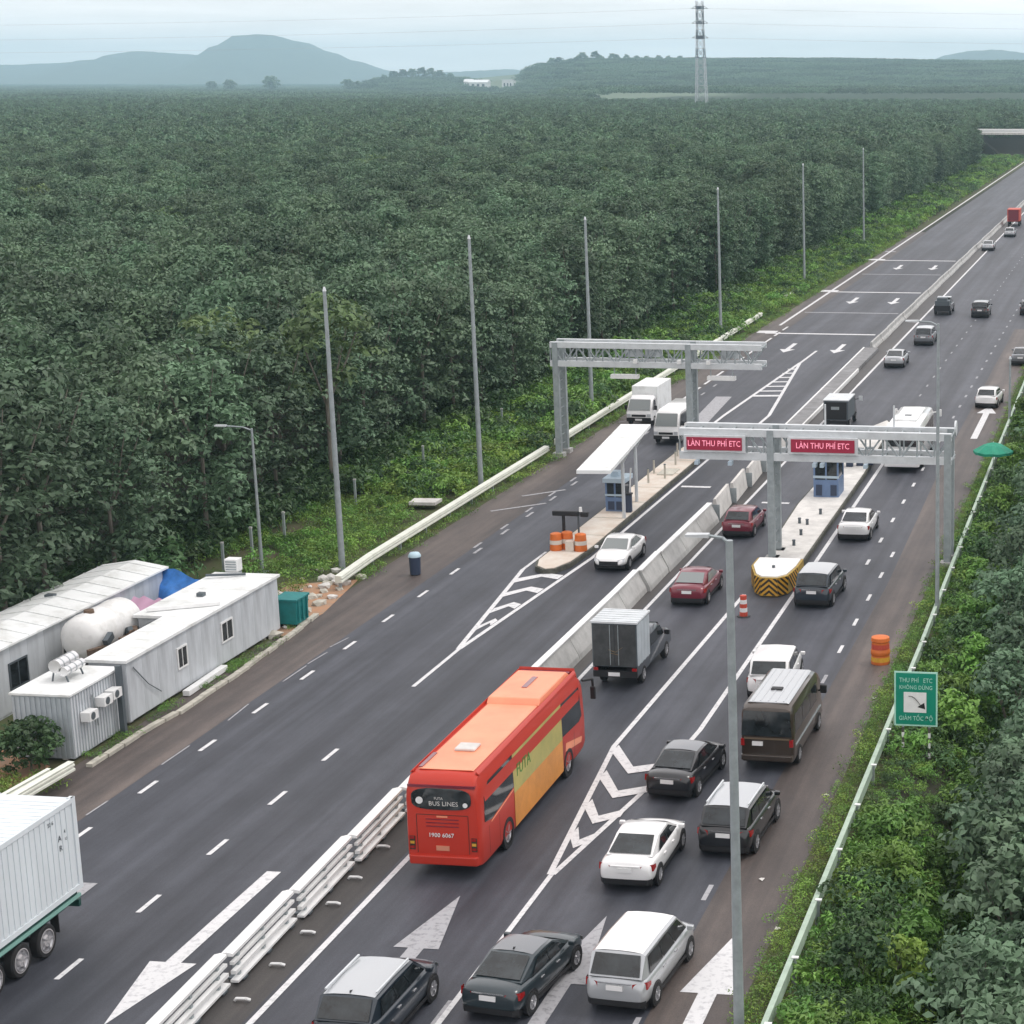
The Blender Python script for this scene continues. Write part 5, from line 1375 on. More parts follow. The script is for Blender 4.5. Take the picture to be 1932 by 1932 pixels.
# dark truck and pickup farther on
dv = thing('box_truck', 'dark box truck with a grey roof just beyond the message gantry', 'truck', (-22.4, 138.9 + 2.4, 0.02), 0)
MB().box(-0.92, 0.92, -2.4, 0.7, 0.7, 2.15).build('cargo_box', M['dark_steel'], dv, bevel=0.03)
MB().box(-0.96, 0.96, -2.44, 0.74, 2.15, 2.22).build('box_roof', M['galv_pale'], dv)
MB().box(-0.8, 0.8, -2.43, -2.4, 0.78, 2.05).build('rear_door', M['black'], dv)
MB().box(-0.35, 0.25, -2.45, -2.42, 1.5, 1.72).build('placard', M['galv'], dv)
MB().loft([[(-0.85, y, 0.5), (0.85, y, 0.5), (0.8, y, t), (-0.8, y, t)] for y, t in ((0.8, 1.95), (1.9, 1.95), (2.3, 1.2), (2.4, 0.8))]).build('cab', M['p_black'], dv, smooth=30)
MB().box(-0.86, 0.86, -2.42, -2.32, 0.45, 0.66).build('rear_bumper', M['black'], dv)
for sx in (-1, 1):
    for y in (-1.4, 1.6): add_wheel(dv, sx * 0.78, y, 0.36, 0.26)
    MB().box(sx * 1.2 - 0.14, sx * 1.2 + 0.14, 1.95, 2.02, 1.5, 1.85).build('wing_mirror', M['galv_pale'], dv)
    MB().bar((sx * 0.8, 1.95, 1.6), (sx * 1.1, 1.98, 1.65), 0.05).build('mirror_arm', M['black'], dv)
pk = thing('pickup_truck', 'dark loaded pickup in the lane next to the far median', 'pickup', (-22.15, 211.0 + 2.5, 0.02), 0)
MB().loft([[(-0.9, y, 0.45), (0.9, y, 0.45), (0.92, y, t), (-0.92, y, t)] for y, t in ((-2.5, 1.05), (-0.4, 1.08), (2.0, 1.0), (2.5, 0.8))]).build('body', M['p_black'], pk)
MB().loft([[(-0.82, y, 1.0), (0.82, y, 1.0), (w, y2, t), (-w, y2, t)] for y, y2, t, w in ((-0.5, -0.4, 1.75, 0.7), (1.4, 0.7, 1.75, 0.7))]).build('cabin', M['p_black'], pk)
MB().box(-0.8, 0.8, -2.4, -0.6, 1.05, 1.55).box(-0.6, 0.5, -2.2, -0.8, 1.55, 1.85).build('load', M['dark_steel'], pk)
MB().box(-0.75, 0.75, -0.45, 0.6, 1.74, 1.78).build('roof', M['galv_pale'], pk)
for sx in (-1, 1):
    for y in (-1.5, 1.6): add_wheel(pk, sx * 0.82, y, 0.38, 0.24)
rt = thing('box_truck', 'tiny distant red truck near the right edge', 'truck', (-23.6, 345 + 3.2, 0.02), 0)
MB().box(-1.1, 1.1, -3.2, 1.2, 0.9, 3.0).build('cargo_box', M['plastic_red'], rt, bevel=0.03)
MB().loft([[(-1.0, y, 0.5), (1.0, y, 0.5), (0.95, y, t), (-0.95, y, t)] for y, t in ((1.3, 2.3), (2.7, 2.3), (3.1, 1.3), (3.2, 0.8))]).build('cab', M['p_red'], rt)
MB().box(-0.9, 0.9, -3.24, -3.2, 1.0, 2.9).build('rear_door', M['p_red'], rt)
for sx in (-1, 1):
    for y in (-1.8, 2.2): add_wheel(rt, sx * 0.92, y, 0.45, 0.3)

# --- container lorry at the left edge
lo = thing('container_lorry', 'white container on a dark green trailer cut by the left edge', 'lorry', (-32.62, 51.1, 0.02), PI)
CL = 12.2
hwc = 1.22
cont = MB().box(-hwc, hwc, 0.02, CL, 1.36, 4.20).build('container', M['cont_white'], lo)
cor = MB()
n = 42
for k in range(n):
    y = 0.35 + (CL - 0.7) * k / n
    for sx in (-1, 1):
        a = sx * hwc
        cor.box(min(a, a + sx * 0.022), max(a, a + sx * 0.022), y, y + 0.15, 1.52, 4.06)
    cor.box(-1.15, 1.15, y, y + 0.15, 4.20, 4.215)
cor.build('corrugation', M['cont_white'], cont)
for sx in (-1, 1):
    for z0, z1 in ((1.34, 1.50), (4.08, 4.23)):
        MB().box(sx * (hwc + 0.012) - 0.03, sx * (hwc + 0.012) + 0.03, 0, CL, z0, z1).build('edge_rail', M['cont_white'], cont)
    MB().box(sx * (hwc - 0.04) - 0.08, sx * (hwc - 0.04) + 0.08, -0.03, 0.16, 1.34, 4.23).build('corner_post', M['cont_white'], cont)
for x in (-0.9, -0.35, 0.35, 0.9): MB().cyl((x, -0.03, 1.4), (x, -0.03, 4.1), 0.02, None, 6).build('lock_rod', M['galv'], cont)
for body, y, z, sz in (('A', 0.95, 3.26, 0.26), ('R', 0.93, 2.95, 0.26), ('4', 0.66, 3.38, 0.16), ('U', 0.62, 3.14, 0.14), ('22 6', 1.35, 3.86, 0.17)):
    text('lettering', body, sz, M['dark_steel'], cont, (-hwc - 0.035, y, z), (PI / 2, 0, -PI / 2), depth=0.003)
MB().box(-0.50, -0.36, 0.3, CL, 0.92, 1.34).box(0.36, 0.50, 0.3, CL, 0.92, 1.34).build('chassis_beam', M['trailer_green'], lo)
MB().box(-1.20, 1.20, 0.25, CL, 1.22, 1.34).build('deck', M['trailer_green'], lo)
for sx in (-1, 1):
    MB().box(sx * 1.19 - 0.05, sx * 1.19 + 0.05, 0.1, CL, 1.10, 1.20).build('side_rail', M['trailer_mint'], lo)
    MB().box(sx * 1.13 - 0.04, sx * 1.13 + 0.04, 0.9, 5.6, 1.02, 1.10).build('mudguard', M['trailer_green'], lo)
    for k in range(3):
        w = add_wheel(lo, sx * 1.06, 2.0 + 1.32 * k, 0.50, 0.30)
        MB().lathe_y([(0.16, 0.0), (0.165, 0.16), (0.10, 0.20), (0.10, 0.30), (0.155, 0.33), (0.15, 0.36)], 20).build('hub', M['hub_grey'], w, smooth=30)
    for k in range(7): MB().box(sx * 0.5 - 0.3, sx * 0.5 + 0.3, 0.8 + 1.7 * k, 0.9 + 1.7 * k, 1.02, 1.22).build('cross_member', M['trailer_green'], lo)
    MB().box(sx * 1.0 - 0.13, sx * 1.0 + 0.13, 1.2, 1.24, 0.42, 1.1).build('mud_flap', M['rubber'], lo)
for k in range(3): MB().cyl((-1.0, 2.0 + 1.32 * k, 0.5), (1.0, 2.0 + 1.32 * k, 0.5), 0.08, None, 8).build('axle', M['black'], lo)
MB().box(-1.15, 1.15, 0.0, 0.12, 0.75, 0.98).build('rear_bumper', M['trailer_green'], lo)
# lorry cab ahead of the trailer (outside the frame, seen from the side only)
MB().box(-1.2, 1.2, CL + 0.5, CL + 2.6, 0.6, 3.3).build('cab', M['p_white'], lo, bevel=0.15)
for sx in (-1, 1):
    add_wheel(lo, sx * 1.06, CL + 1.9, 0.50, 0.30); add_wheel(lo, sx * 1.06, CL - 0.8, 0.50, 0.30)
boxy_glass(lo, [(-1.0, CL + 2.615, 1.9), (1.0, CL + 2.615, 1.9), (1.0, CL + 2.615, 2.9), (-1.0, CL + 2.615, 2.9)][::-1], M['glass'], 'windscreen')

# ------------------------------------------------------------------ vegetation meshes
NPR = np.random.default_rng(11)
def leaf_cloud(centres, radii, per, size, rngs, flat=0.45, aspect=0.5, up=0.5):
    """diamond leaf blades round each clump centre, turned outward and up: returns verts, faces"""
    n = len(centres) * per
    c = np.repeat(np.asarray(centres, float), per, axis=0)
    r = np.repeat(np.asarray(radii, float), per)
    d = rngs.normal(size=(n, 3))
    d[:, 2] = np.where(rngs.random(n) < 0.8, np.abs(d[:, 2]), d[:, 2] * 0.6)
    d /= np.linalg.norm(d, axis=1)[:, None]
    rad = r * rngs.uniform(0.55, 1.0, n) ** 0.5
    p = c + d * rad[:, None] * np.array([1, 1, flat * 1.5])
    nrm = d * (1.35 - up) + rngs.normal(size=(n, 3)) * 0.30 + np.array([0, 0, up * 0.9])
    nrm /= np.linalg.norm(nrm, axis=1)[:, None]
    t = np.cross(nrm, rngs.normal(size=(n, 3)))
    t /= np.linalg.norm(t, axis=1)[:, None] + 1e-9
    b = np.cross(nrm, t)
    s = size * rngs.uniform(0.6, 1.35, n)
    L = t * s[:, None]
    W = b * (s * aspect)[:, None]
    droop = nrm * (s * 0.18)[:, None]
    v = np.stack([p - L * 0.5 - droop, p - W * 0.5, p + L * 0.5 - droop, p + W * 0.5], axis=1).reshape(-1, 3)
    f = np.arange(n * 4).reshape(-1, 4)
    return v, f
def np_mesh(name, v, f, m, smooth=False):
    me = bpy.data.meshes.new(name)
    nv, nf = len(v), len(f)
    me.vertices.add(nv)
    me.vertices.foreach_set('co', np.asarray(v, np.float32).ravel())
    me.loops.add(nf * 4)
    me.loops.foreach_set('vertex_index', np.asarray(f, np.int32).ravel())
    me.polygons.add(nf)
    me.polygons.foreach_set('loop_start', np.arange(0, nf * 4, 4, dtype=np.int32))
    me.materials.append(m)
    me.update(calc_edges=True)
    return me
def crown_mesh(name, seed, h, base, rx, clumps, per, size, m, cl_r=0.85, up=0.5, topw=0.62):
    g = np.random.default_rng(seed)
    cs, rs = [], []
    mid, hz = (h + base) / 2, (h - base) / 2
    while len(cs) < clumps:
        d = g.normal(size=3)
        d /= np.linalg.norm(d)
        if g.random() < topw: d[2] = abs(d[2])
        k = g.uniform(0.55, 1.0)
        sag = 1.0 if d[2] > 0 else 0.9
        p = np.array([d[0] * rx * k * sag, d[1] * rx * k * sag, mid + d[2] * hz * k])
        p[:2] *= 1 + 0.22 * math.sin(3 * math.atan2(d[1], d[0]) + seed)
        cs.append(p)
        rs.append(cl_r * g.uniform(0.6, 1.25))
    v, f = leaf_cloud(cs, rs, per, size, g, 0.42, 0.48, up)
    return np_mesh(name, v, f, m)
def trunk_mesh(name, seed, h, r, m, fork=0.45):
    g = random.Random(seed)
    mb = MB()
    mb.cyl((0, 0, -0.2), (0.08, 0, h * fork), r, r * 0.72, 7, False)
    for k in range(4):
        t = k * PI / 2 + g.uniform(-0.5, 0.5)
        q = (math.cos(t) * h * 0.09, math.sin(t) * h * 0.09, h * (fork + 0.20))
        e = (math.cos(t) * h * 0.17, math.sin(t) * h * 0.17, h * (fork + 0.42))
        mb.cyl((0.08, 0, h * fork - 0.1), q, r * 0.5, r * 0.35, 5, False).cyl(q, e, r * 0.35, r * 0.12, 5, False)
    return mb.mesh(name, m)
HT = 11.6
CROWNS = [crown_mesh('crown', 20 + k, HT + 0.25 * (k % 3), 4.0 + 0.3 * (k % 2), 2.30 + 0.18 * (k % 3), 58, 40, 0.37, M['leaf_rubber'], 0.95) for k in range(6)]
EDGE_CROWNS = [crown_mesh('crown', 220 + k, HT - 0.4 + 0.3 * k, 0.7, 2.55, 122, 36, 0.35, M['leaf_rubber'], 0.88, 0.5, 0.22) for k in range(3)]
CROWN_Y = crown_mesh('crown', 41, HT, 4.6, 2.5, 80, 18, 0.42, M['leaf_yellow'], 0.75)
TRUNKS = [trunk_mesh('trunk', k, HT, 0.13, M['bark']) for k in range(3)]

# geometry-node scatter: one object whose points carry instances of meshes
def scatter(name, pts, rots, scls, idx, meshes, label, kind='stuff'):
    me = bpy.data.meshes.new(name)
    me.vertices.add(len(pts))
    me.vertices.foreach_set('co', np.asarray(pts, np.float32).ravel())
    for an, tp, data in (('rot', 'FLOAT_VECTOR', rots), ('scl', 'FLOAT_VECTOR', scls), ('pick', 'INT', idx)):
        a = me.attributes.new(an, tp, 'POINT')
        if tp == 'INT': a.data.foreach_set('value', np.asarray(data, np.int32))
        else: a.data.foreach_set('vector', np.asarray(data, np.float32).ravel())
    me.update()
    o = bpy.data.objects.new(name, me)
    COL.objects.link(o)
    ng = bpy.data.node_groups.new(name + ' scatter', 'GeometryNodeTree')
    ng.interface.new_socket('Geometry', in_out='INPUT', socket_type='NodeSocketGeometry')
    ng.interface.new_socket('Geometry', in_out='OUTPUT', socket_type='NodeSocketGeometry')
    N, Lk = ng.nodes, ng.links
    gi, go = N.new('NodeGroupInput'), N.new('NodeGroupOutput')
    iop = N.new('GeometryNodeInstanceOnPoints')
    join = N.new('GeometryNodeJoinGeometry')
    for m_ in meshes[::-1]:
        src = bpy.data.objects.new('source ' + name, m_)
        oi = N.new('GeometryNodeObjectInfo')
        oi.inputs['Object'].default_value = src
        oi.inputs['As Instance'].default_value = False
        g2 = N.new('GeometryNodeGeometryToInstance')
        Lk.new(oi.outputs['Geometry'], g2.inputs[0])
        Lk.new(g2.outputs[0], join.inputs[0])
    def attr(nm, tp):
        n_ = N.new('GeometryNodeInputNamedAttribute')
        n_.data_type = tp
        n_.inputs['Name'].default_value = nm
        return next(s for s in n_.outputs if s.enabled and s.name == 'Attribute')
    Lk.new(gi.outputs[0], iop.inputs['Points'])
    Lk.new(join.outputs[0], iop.inputs['Instance'])
    iop.inputs['Pick Instance'].default_value = True
    Lk.new(attr('pick', 'INT'), iop.inputs['Instance Index'])
    Lk.new(attr('rot', 'FLOAT_VECTOR'), iop.inputs['Rotation'])
    Lk.new(attr('scl', 'FLOAT_VECTOR'), iop.inputs['Scale'])
    Lk.new(iop.outputs[0], go.inputs[0])
    md = o.modifiers.new('scatter', 'NODES')
    md.node_group = ng
    return tag(o, label, kind=kind)

# ------------------------------------------------------------------ the plantation
def in_view(l, s, margin=0.02):
    c, n = math.cos(CAM_YAW), math.sin(CAM_YAW)
    X, Y = l * c + s * n, -l * n + s * c
    if Y < 20: return False
    u = X / Y
    return -0.480 - margin - 7.0 / Y < u < 0.064 + margin + 7.0 / Y
rt_ = random.Random(42)
trees = []
ROW, GAP = 4.9, 4.35
NEAR = 1420.0
s = 58.0
row = 0
def edge(s):
    if 590 < s < 702: return -0.0885 * s - 1.5
    return -49.3 - 0.5 * math.sin(s * 0.21) - (2.2 if 205 < s < 222 else 0) - max(0, (s - 330)) * 0.006
while s < NEAR:
    lmin = -0.66 * s - 14
    l = edge(s) - 1.2
    k = 0
    stepx = GAP if s < 500 else GAP * 1.12
    while l > lmin:
        if s < 1400 and in_view(l, s) and not (s > 590 and s < 702 and px_of(l + 1.5, s) > 1846) and not (s > 684 and s < 700 and l > -85):
            jl, js = rt_.uniform(-0.75, 0.75), rt_.uniform(-0.75, 0.75)
            trees.append((l + jl, s + js))
        l -= stepx
        k += 1
    # beyond the flyover woodland also stands right of the road
    if s > 706:
        l = -46.0
        while l < 120:
            if in_view(l, s): trees.append((l + rt_.uniform(-0.7, 0.7), s + rt_.uniform(-0.7, 0.7)))
            l += stepx
    s += ROW if s < 500 else ROW * 1.12
trees = [q for q in trees if rt_.random() > 0.05]
trees.sort(key=lambda q: math.hypot(q[0], q[1]))
trees = [q for q in trees if not (-48.9 < q[0] < -38 and q[1] < 90)]
# one row of lower branchy edge trees closes the wall of leaves
ind, rest = trees[:300], trees[300:]
for k, (l, s_) in enumerate(ind):
    r = thing('rubber_tree', 'dark green rubber tree among the rows of the near plantation', 'tree', (l, s_, terrain(l, s_)), rt_.uniform(0, 6.28), 'rubber trees of the near plantation')
    sc = rt_.uniform(0.87, 1.13)
    ed = l > edge(s_) - 3.0
    r.scale = (sc * (1.08 if ed else 1), sc * (1.08 if ed else 1), sc)
    inst('trunk', TRUNKS[k % 3], r)
    yl = math.hypot(l + 52.5, s_ - 110) < 3.6
    if yl:
        tag(r, 'yellowing pale green rubber tree among the dark ones of the near plantation', None, 'yellowing trees of the near plantation')
    inst('crown', CROWN_Y if yl else EDGE_CROWNS[rt_.randrange(3)] if l > edge(s_) - 3.4 - 3.2 * rt_.random() else CROWNS[rt_.randrange(6)], r)
n = len(rest)
pts = np.array([(l, s_, terrain(l, s_)) for l, s_ in rest])
rots = np.zeros((n, 3)); rots[:, 2] = NPR.uniform(0, 6.28, n)
sc = NPR.uniform(0.84, 1.15, n)
scl = np.stack([sc * NPR.uniform(0.92, 1.16, n), sc * NPR.uniform(0.92, 1.16, n), sc], axis=1)
far_y = pts[:, 1] > 420
SIMPLE = [crown_mesh('crown', 60 + k, HT + 0.2 * k, 4.5, 2.9, 46, 13, 0.74, M['leaf_rubber'], 0.95) for k in range(4)]
pick = np.where(far_y, 7 + NPR.integers(0, 4, n), NPR.integers(0, 6, n))
pick = np.where((NPR.random(n) < 0.02) & ~far_y, 6, pick)
ed_ = np.array([l > edge(s_) - 6.0 and s_ < 700 for l, s_ in rest])
pick = np.where(ed_, 11 + NPR.integers(0, 3, n), pick)
scatter('plantation_woods', pts, rots, scl, pick, CROWNS + [CROWN_Y] + SIMPLE + EDGE_CROWNS, 'mass of dark green rubber trees stretching to the far hills')
nt_ = [q for q in rest if q[1] < 260 and q[0] > -75]
if nt_:
    p2 = np.array([(l, s_, 0) for l, s_ in nt_]); m_ = len(p2)
    scatter('plantation_trunks', p2, np.stack([np.zeros(m_), np.zeros(m_), NPR.uniform(0, 6.28, m_)], axis=1), np.ones((m_, 3)), NPR.integers(0, 3, m_), TRUNKS, 'pale thin trunks in the shade of the forest edge')
# far woodland: patches of canopy
def patch_mesh(seed, w=44.0):
    g = np.random.default_rng(seed)
    cs, rs = [], []
    nn = 10
    for i in range(nn):
        for j in range(nn):
            cx, cy_ = (i + 0.5) / nn * w - w / 2 + g.uniform(-1, 1), (j + 0.5) / nn * w - w / 2 + g.uniform(-1, 1)
            hh = g.uniform(8.6, 11.2)
            for q in range(5):
                a = g.uniform(0, 6.28); rr = g.uniform(0, 2.2)
                cs.append((cx + rr * math.cos(a), cy_ + rr * math.sin(a), hh + 0.9 - rr * 0.75 - g.uniform(0, 1.2)))
                rs.append(g.uniform(1.0, 1.7))
    v, f = leaf_cloud(cs, rs, 9, 1.25, g, 0.45, 0.6, 0.55)
    return np_mesh('woodland patch', v, f, M['leaf_far'])
PATCH = [patch_mesh(5 + k) for k in range(4)]
pp = []
s = NEAR + 26
while s < 6700:
    l = -0.66 * s - 60
    while l < 0.0 * s + 330:
        if in_view(l, s, 0.012):
            p = px_of(l, s)
            clear = (1425 < s < 1650 and p > 1060) or (2150 < s < 2300 and 1040 < p < 1380) or (2500 < s < 2750 and 860 < p < 985) or (2900 < s < 3080 and 880 < p < 985)
            if not clear: pp.append((l + rt_.uniform(-4, 4), s + rt_.uniform(-4, 4)))
        l += 40.0
    s += 40.0 if s < 3000 else (46.0 if s < 4200 else 58.0)
pp = np.array([(l, s_, terrain(l, s_)) for l, s_ in pp])
n = len(pp)
rots = np.zeros((n, 3)); rots[:, 2] = NPR.integers(0, 4, n) * PI / 2
sc = NPR.uniform(0.97, 1.12, n)
scatter('far_woods', pp, rots, np.stack([np.full(n, 1.05), np.full(n, 1.05), sc], axis=1), NPR.integers(0, 4, n), PATCH, 'blue green woodland on the distant plain and ridge')
# tall trees on the crest of the far ridge and lone trees before the mountain
BIG = [crown_mesh('crown', 90 + k, 24 + 2 * k, 8, 7.5, 70, 16, 2.2, M['leaf_far'], 2.6) for k in range(3)]
BTR = trunk_mesh('trunk', 9, 24, 0.5, M['bark'])
def at_px(px, s):
    """ground l for an image column at distance s"""
    lo, hi = -9500.0, 5000.0
    for _ in range(50):
        mid = (lo + hi) / 2
        if px_of(mid, s) < px: lo = mid
        else: hi = mid
    return lo
def far_tree(px, s, sc, label, group=None, z=None):
    l = at_px(px, s)
    r = thing('broadleaf_tree', label, 'tree', (l, s, terrain(l, s) - 5 * sc if z is None else z), px, group)
    r.scale = (sc, sc, sc)
    inst('trunk', BTR, r)
    inst('crown', BIG[int(px) % 3], r)
for px, sc in ((1000, 0.7), (1020, 0.85), (1042, 1.05), (1056, 1.15), (1078, 0.8), (1092, 1.0), (1102, 1.15), (1124, 1.1), (1134, 0.95), (1156, 1.0), (1166, 0.85), (1184, 0.85), (1203, 0.9), (1222, 0.8), (1243, 0.85), (1262, 0.75), (1285, 0.8), (1308, 0.75)):
    far_tree(px, 3260, sc * 0.95, 'tall dark tree on the crest of the far wooded ridge', 'trees on the crest of the ridge')
for px, sc in ((725, 0.7), (742, 0.9), (760, 1.0), (778, 1.05), (797, 1.05), (815, 1.0), (832, 0.95), (850, 0.75)):
    far_tree(px, 3300, sc * 1.2, 'rounded tree in the dark grove left of the white houses', 'trees of the far dark grove')
far_tree(510, 3100, 1.75, 'lone tall tree standing before the mountain peak')
far_tree(432, 3200, 1.45, 'small lone tree left of the tall one before the mountain')
far_tree(655, 3100, 1.35, 'low bushy tree right of the tall one at the foot of the mountain')
far_tree(675, 3100, 1.25, 'lowest bushy tree at the right foot of the mountain')
far_tree(400, 3200, 1.2, 'tiny tree at the left foot of the mountain')
far_tree(1465, 3350, 0.42, 'lone small tree on the bare line of the right ridge, left one', None)
far_tree(1560, 3350, 0.42, 'lone small tree on the bare line of the right ridge, right one', None)

# ------------------------------------------------------------------ roadside weeds and shrubs
def tuft(seed, m, h, r, nblade, size, up=0.35):
    g = np.random.default_rng(seed)
    cs = np.stack([g.uniform(-r, r, nblade), g.uniform(-r, r, nblade), h * g.uniform(0.2, 0.9, nblade)], axis=1)
    v, f = leaf_cloud(cs, np.full(nblade, 0.35 * r + 0.1), 13, size * 0.68, g, 0.6, 0.36, up)
    v[:, 2] = np.maximum(v[:, 2], 0.0)
    return np_mesh('weed', v, f, m)
WEEDS = [tuft(1, M['leaf_bright'], 0.8, 0.7, 16, 0.34), tuft(2, M['leaf_lime'], 0.7, 0.7, 15, 0.32), tuft(3, M['leaf_bright'], 1.1, 0.6, 16, 0.36), tuft(4, M['leaf_dark'], 1.0, 0.8, 18, 0.36), tuft(5, M['leaf_lime'], 0.45, 0.8, 14, 0.26), tuft(6, M['leaf_bright'], 0.35, 0.8, 14, 0.24)]
wp, wi, ws = [], [], []
def weed(l, s, i, sc):
    wp.append((l, s, terrain(l, s))); wi.append(i); ws.append(sc)
def patchn(l, s, f):
    return math.sin(l * f * 1.3 + 2.1 * math.sin(s * f * 0.7)) * math.sin(s * f + 1.7 * math.sin(l * f))
s = 87.0
while s < 640:
    st = 0.75 if s < 220 else (1.1 if s < 400 else 1.6)
    l = -41.1 - (0.6 if s < 128 else 0.25)
    while l > edge(s) - 0.5:
        d = (s < 112)
        pn = patchn(l, s, 0.45)
        if not (d and (pn < -0.35 or (s < 95 and rt_.random() < 0.55))):
            low = s < 112
            i = rt_.choice((4, 5, 5, 4, 0)) if low else (rt_.choice((0, 2, 1, 3)) if pn > -0.2 else rt_.choice((1, 4, 1, 0)))
            sc = rt_.uniform(0.7, 1.15) * (0.8 if low else (1.15 + 0.5 * max(0, pn)))
            if l > -42.0 and s < 210: sc *= 0.55
            if s > 330: sc *= 1.35
            weed(l + rt_.uniform(-0.4, 0.4), s + rt_.uniform(-0.4, 0.4), i, sc)
        l -= st
    s += st
s = 78.0                                                 # dark understorey that closes the foot of the wood
while s < 420:
    for dl in (0.4, 1.9, 3.6):
        if rt_.random() < 0.85: weed(edge(s) - dl + rt_.uniform(-0.5, 0.5), s + rt_.uniform(-0.4, 0.4), 3, rt_.uniform(0.9, 1.9))
    s += 1.0
s = 92.0                                                 # sparse weeds on the road side of the rail
while s < 320:
    if rt_.random() < 0.75: weed(-39.6 - rt_.uniform(0.0, 0.9), s, rt_.choice((4, 5)), rt_.uniform(0.35, 0.8))
    s += 0.55
s = 40.0                                                 # right bank
while s < 330:
    st = 0.55 if s < 130 else 1.1
    l = -9.15
    while l < -0.5 + (4 if s > 150 else 0):
        if in_view(l, s, 0.01):
            pn = patchn(l, s, 0.55)
            i = rt_.choice((0, 2, 0, 3)) if pn > 0 else rt_.choice((3, 0, 2, 5))
            if rt_.random() < 0.06: i = 1
            weed(l + rt_.uniform(-0.3, 0.3), s + rt_.uniform(-0.3, 0.3), i, rt_.uniform(0.55, 0.95) * (0.5 if 62 < s < 69.5 and l < -6.5 else 0.62 if l < -8.6 else 1.0 + 0.35 * max(0, pn)))
        l += st
    for q in range(2): weed(-9.8 - rt_.uniform(0, 0.7), s, rt_.choice((5, 4, 5)), rt_.uniform(0.3, 0.6))
    s += st
s = 60.0                                                 # tufts at the foot of the cabins
for k in range(40):
    weed(-38.95 - rt_.uniform(0, 0.45), rt_.uniform(64, 84), 5, rt_.uniform(0.25, 0.5))
for k in range(60):
    weed(-39.2 - rt_.uniform(0, 2.2), rt_.uniform(55, 63.5), rt_.choice((4, 5)), rt_.uniform(0.3, 0.7))
n = len(wp)
rots = np.zeros((n, 3)); rots[:, 2] = NPR.uniform(0, 6.28, n)
scatter('undergrowth', np.array(wp), rots, np.repeat(np.array(ws)[:, None], 3, axis=1), wi, WEEDS, 'bright green weeds and creepers along both road verges')
# right bank shrubs and trees: individuals
SHR = [crown_mesh('foliage', 120 + k, 2.2 + 0.3 * k, 0.2, 1.15, 44, 15, 0.30, M['leaf_dark' if k % 2 else 'leaf_bright'], 0.42) for k in range(4)]
SHRY = crown_mesh('foliage', 131, 1.7, 0.2, 0.8, 30, 14, 0.26, M['leaf_lime'], 0.36)
STEM = trunk_mesh('stem', 3, 2.0, 0.05, M['bark'], 0.3)
sh = [(-7.6, 50.5, 1, .8), (-6.6, 53.5, 0, .9), (-7.4, 57.0, 2, .75), (-6.4, 60.5, 0, .7), (-6.6, 64.5, 1, .5), (-6.9, 72.5, 2, .9), (-7.4, 76.0, 0, .85), (-7.0, 80.0, 2, .95), (-7.7, 83.5, 1, .8), (-7.2, 88.0, 0, .9), (-7.6, 93, 2, .8), (-7.9, 98.5, 1, .85), (-8.0, 104, 0, .8), (-8.1, 110, 2, .85), (-8.2, 117, 1, .8), (-8.3, 125, 0, .9), (-8.4, 134, 2, .9), (-8.6, 144, 0, 1.0)]
for k, (l, s_, i, sc) in enumerate(sh):
    r = thing('shrub', 'leafy green shrub on the bank beside the pale green guardrail', 'shrub', (l, s_, terrain(l, s_) - 0.1), k * 1.1, 'shrubs along the right bank')
    r.scale = (sc, sc, sc)
    inst('stem', STEM, r); inst('foliage', SHR[i], r)
r = thing('shrub', 'bright yellow green shrub low on the right bank near the bottom corner', 'shrub', (-6.6, 51.3, terrain(-6.6, 51.3) + 0.5), 0.4)
inst('stem', STEM, r); inst('foliage', SHRY, r)
r = thing('shrub', 'dark bush growing against the small grey container', 'shrub', (-40.75, 63.75, 0), 0.9)
inst('stem', STEM, r)
inst('foliage', crown_mesh('foliage', 137, 2.0, 0.0, 1.25, 110, 22, 0.20, M['leaf_dark'], 0.36), r)
RT = [crown_mesh('crown', 140 + k, 6.6 + 0.3 * k, 2.6, 2.1, 70, 19, 0.34, M['leaf_rubber'], 0.62) for k in range(4)]
RTT = trunk_mesh('trunk', 5, 6.5, 0.10, M['bark'])
tr_right = []
s = 42.0
while s < 170:
    for l in ((-4.9 if s > 74 else -3.6), -1.9, 0.6, 3.0):
        jl, js = rt_.uniform(-0.5, 0.5), rt_.uniform(-0.8, 0.8)
        if in_view(l + jl, s + js, 0.01) and l + jl > (-5.6 if s > 74 else -4.1): tr_right.append((l + jl, s + js))
    s += 3.1
for k, (l, s_) in enumerate(tr_right):
    r = thing('young_tree', 'grey green young rubber tree on the right bank beyond the guardrail', 'tree', (l, s_, terrain(l, s_) - 0.6), rt_.uniform(0, 6.28), 'young trees on the right bank')
    sc = rt_.uniform(0.85, 1.1)
    r.scale = (sc, sc, sc)
    inst('trunk', RTT, r); inst('crown', RT[k % 4], r)

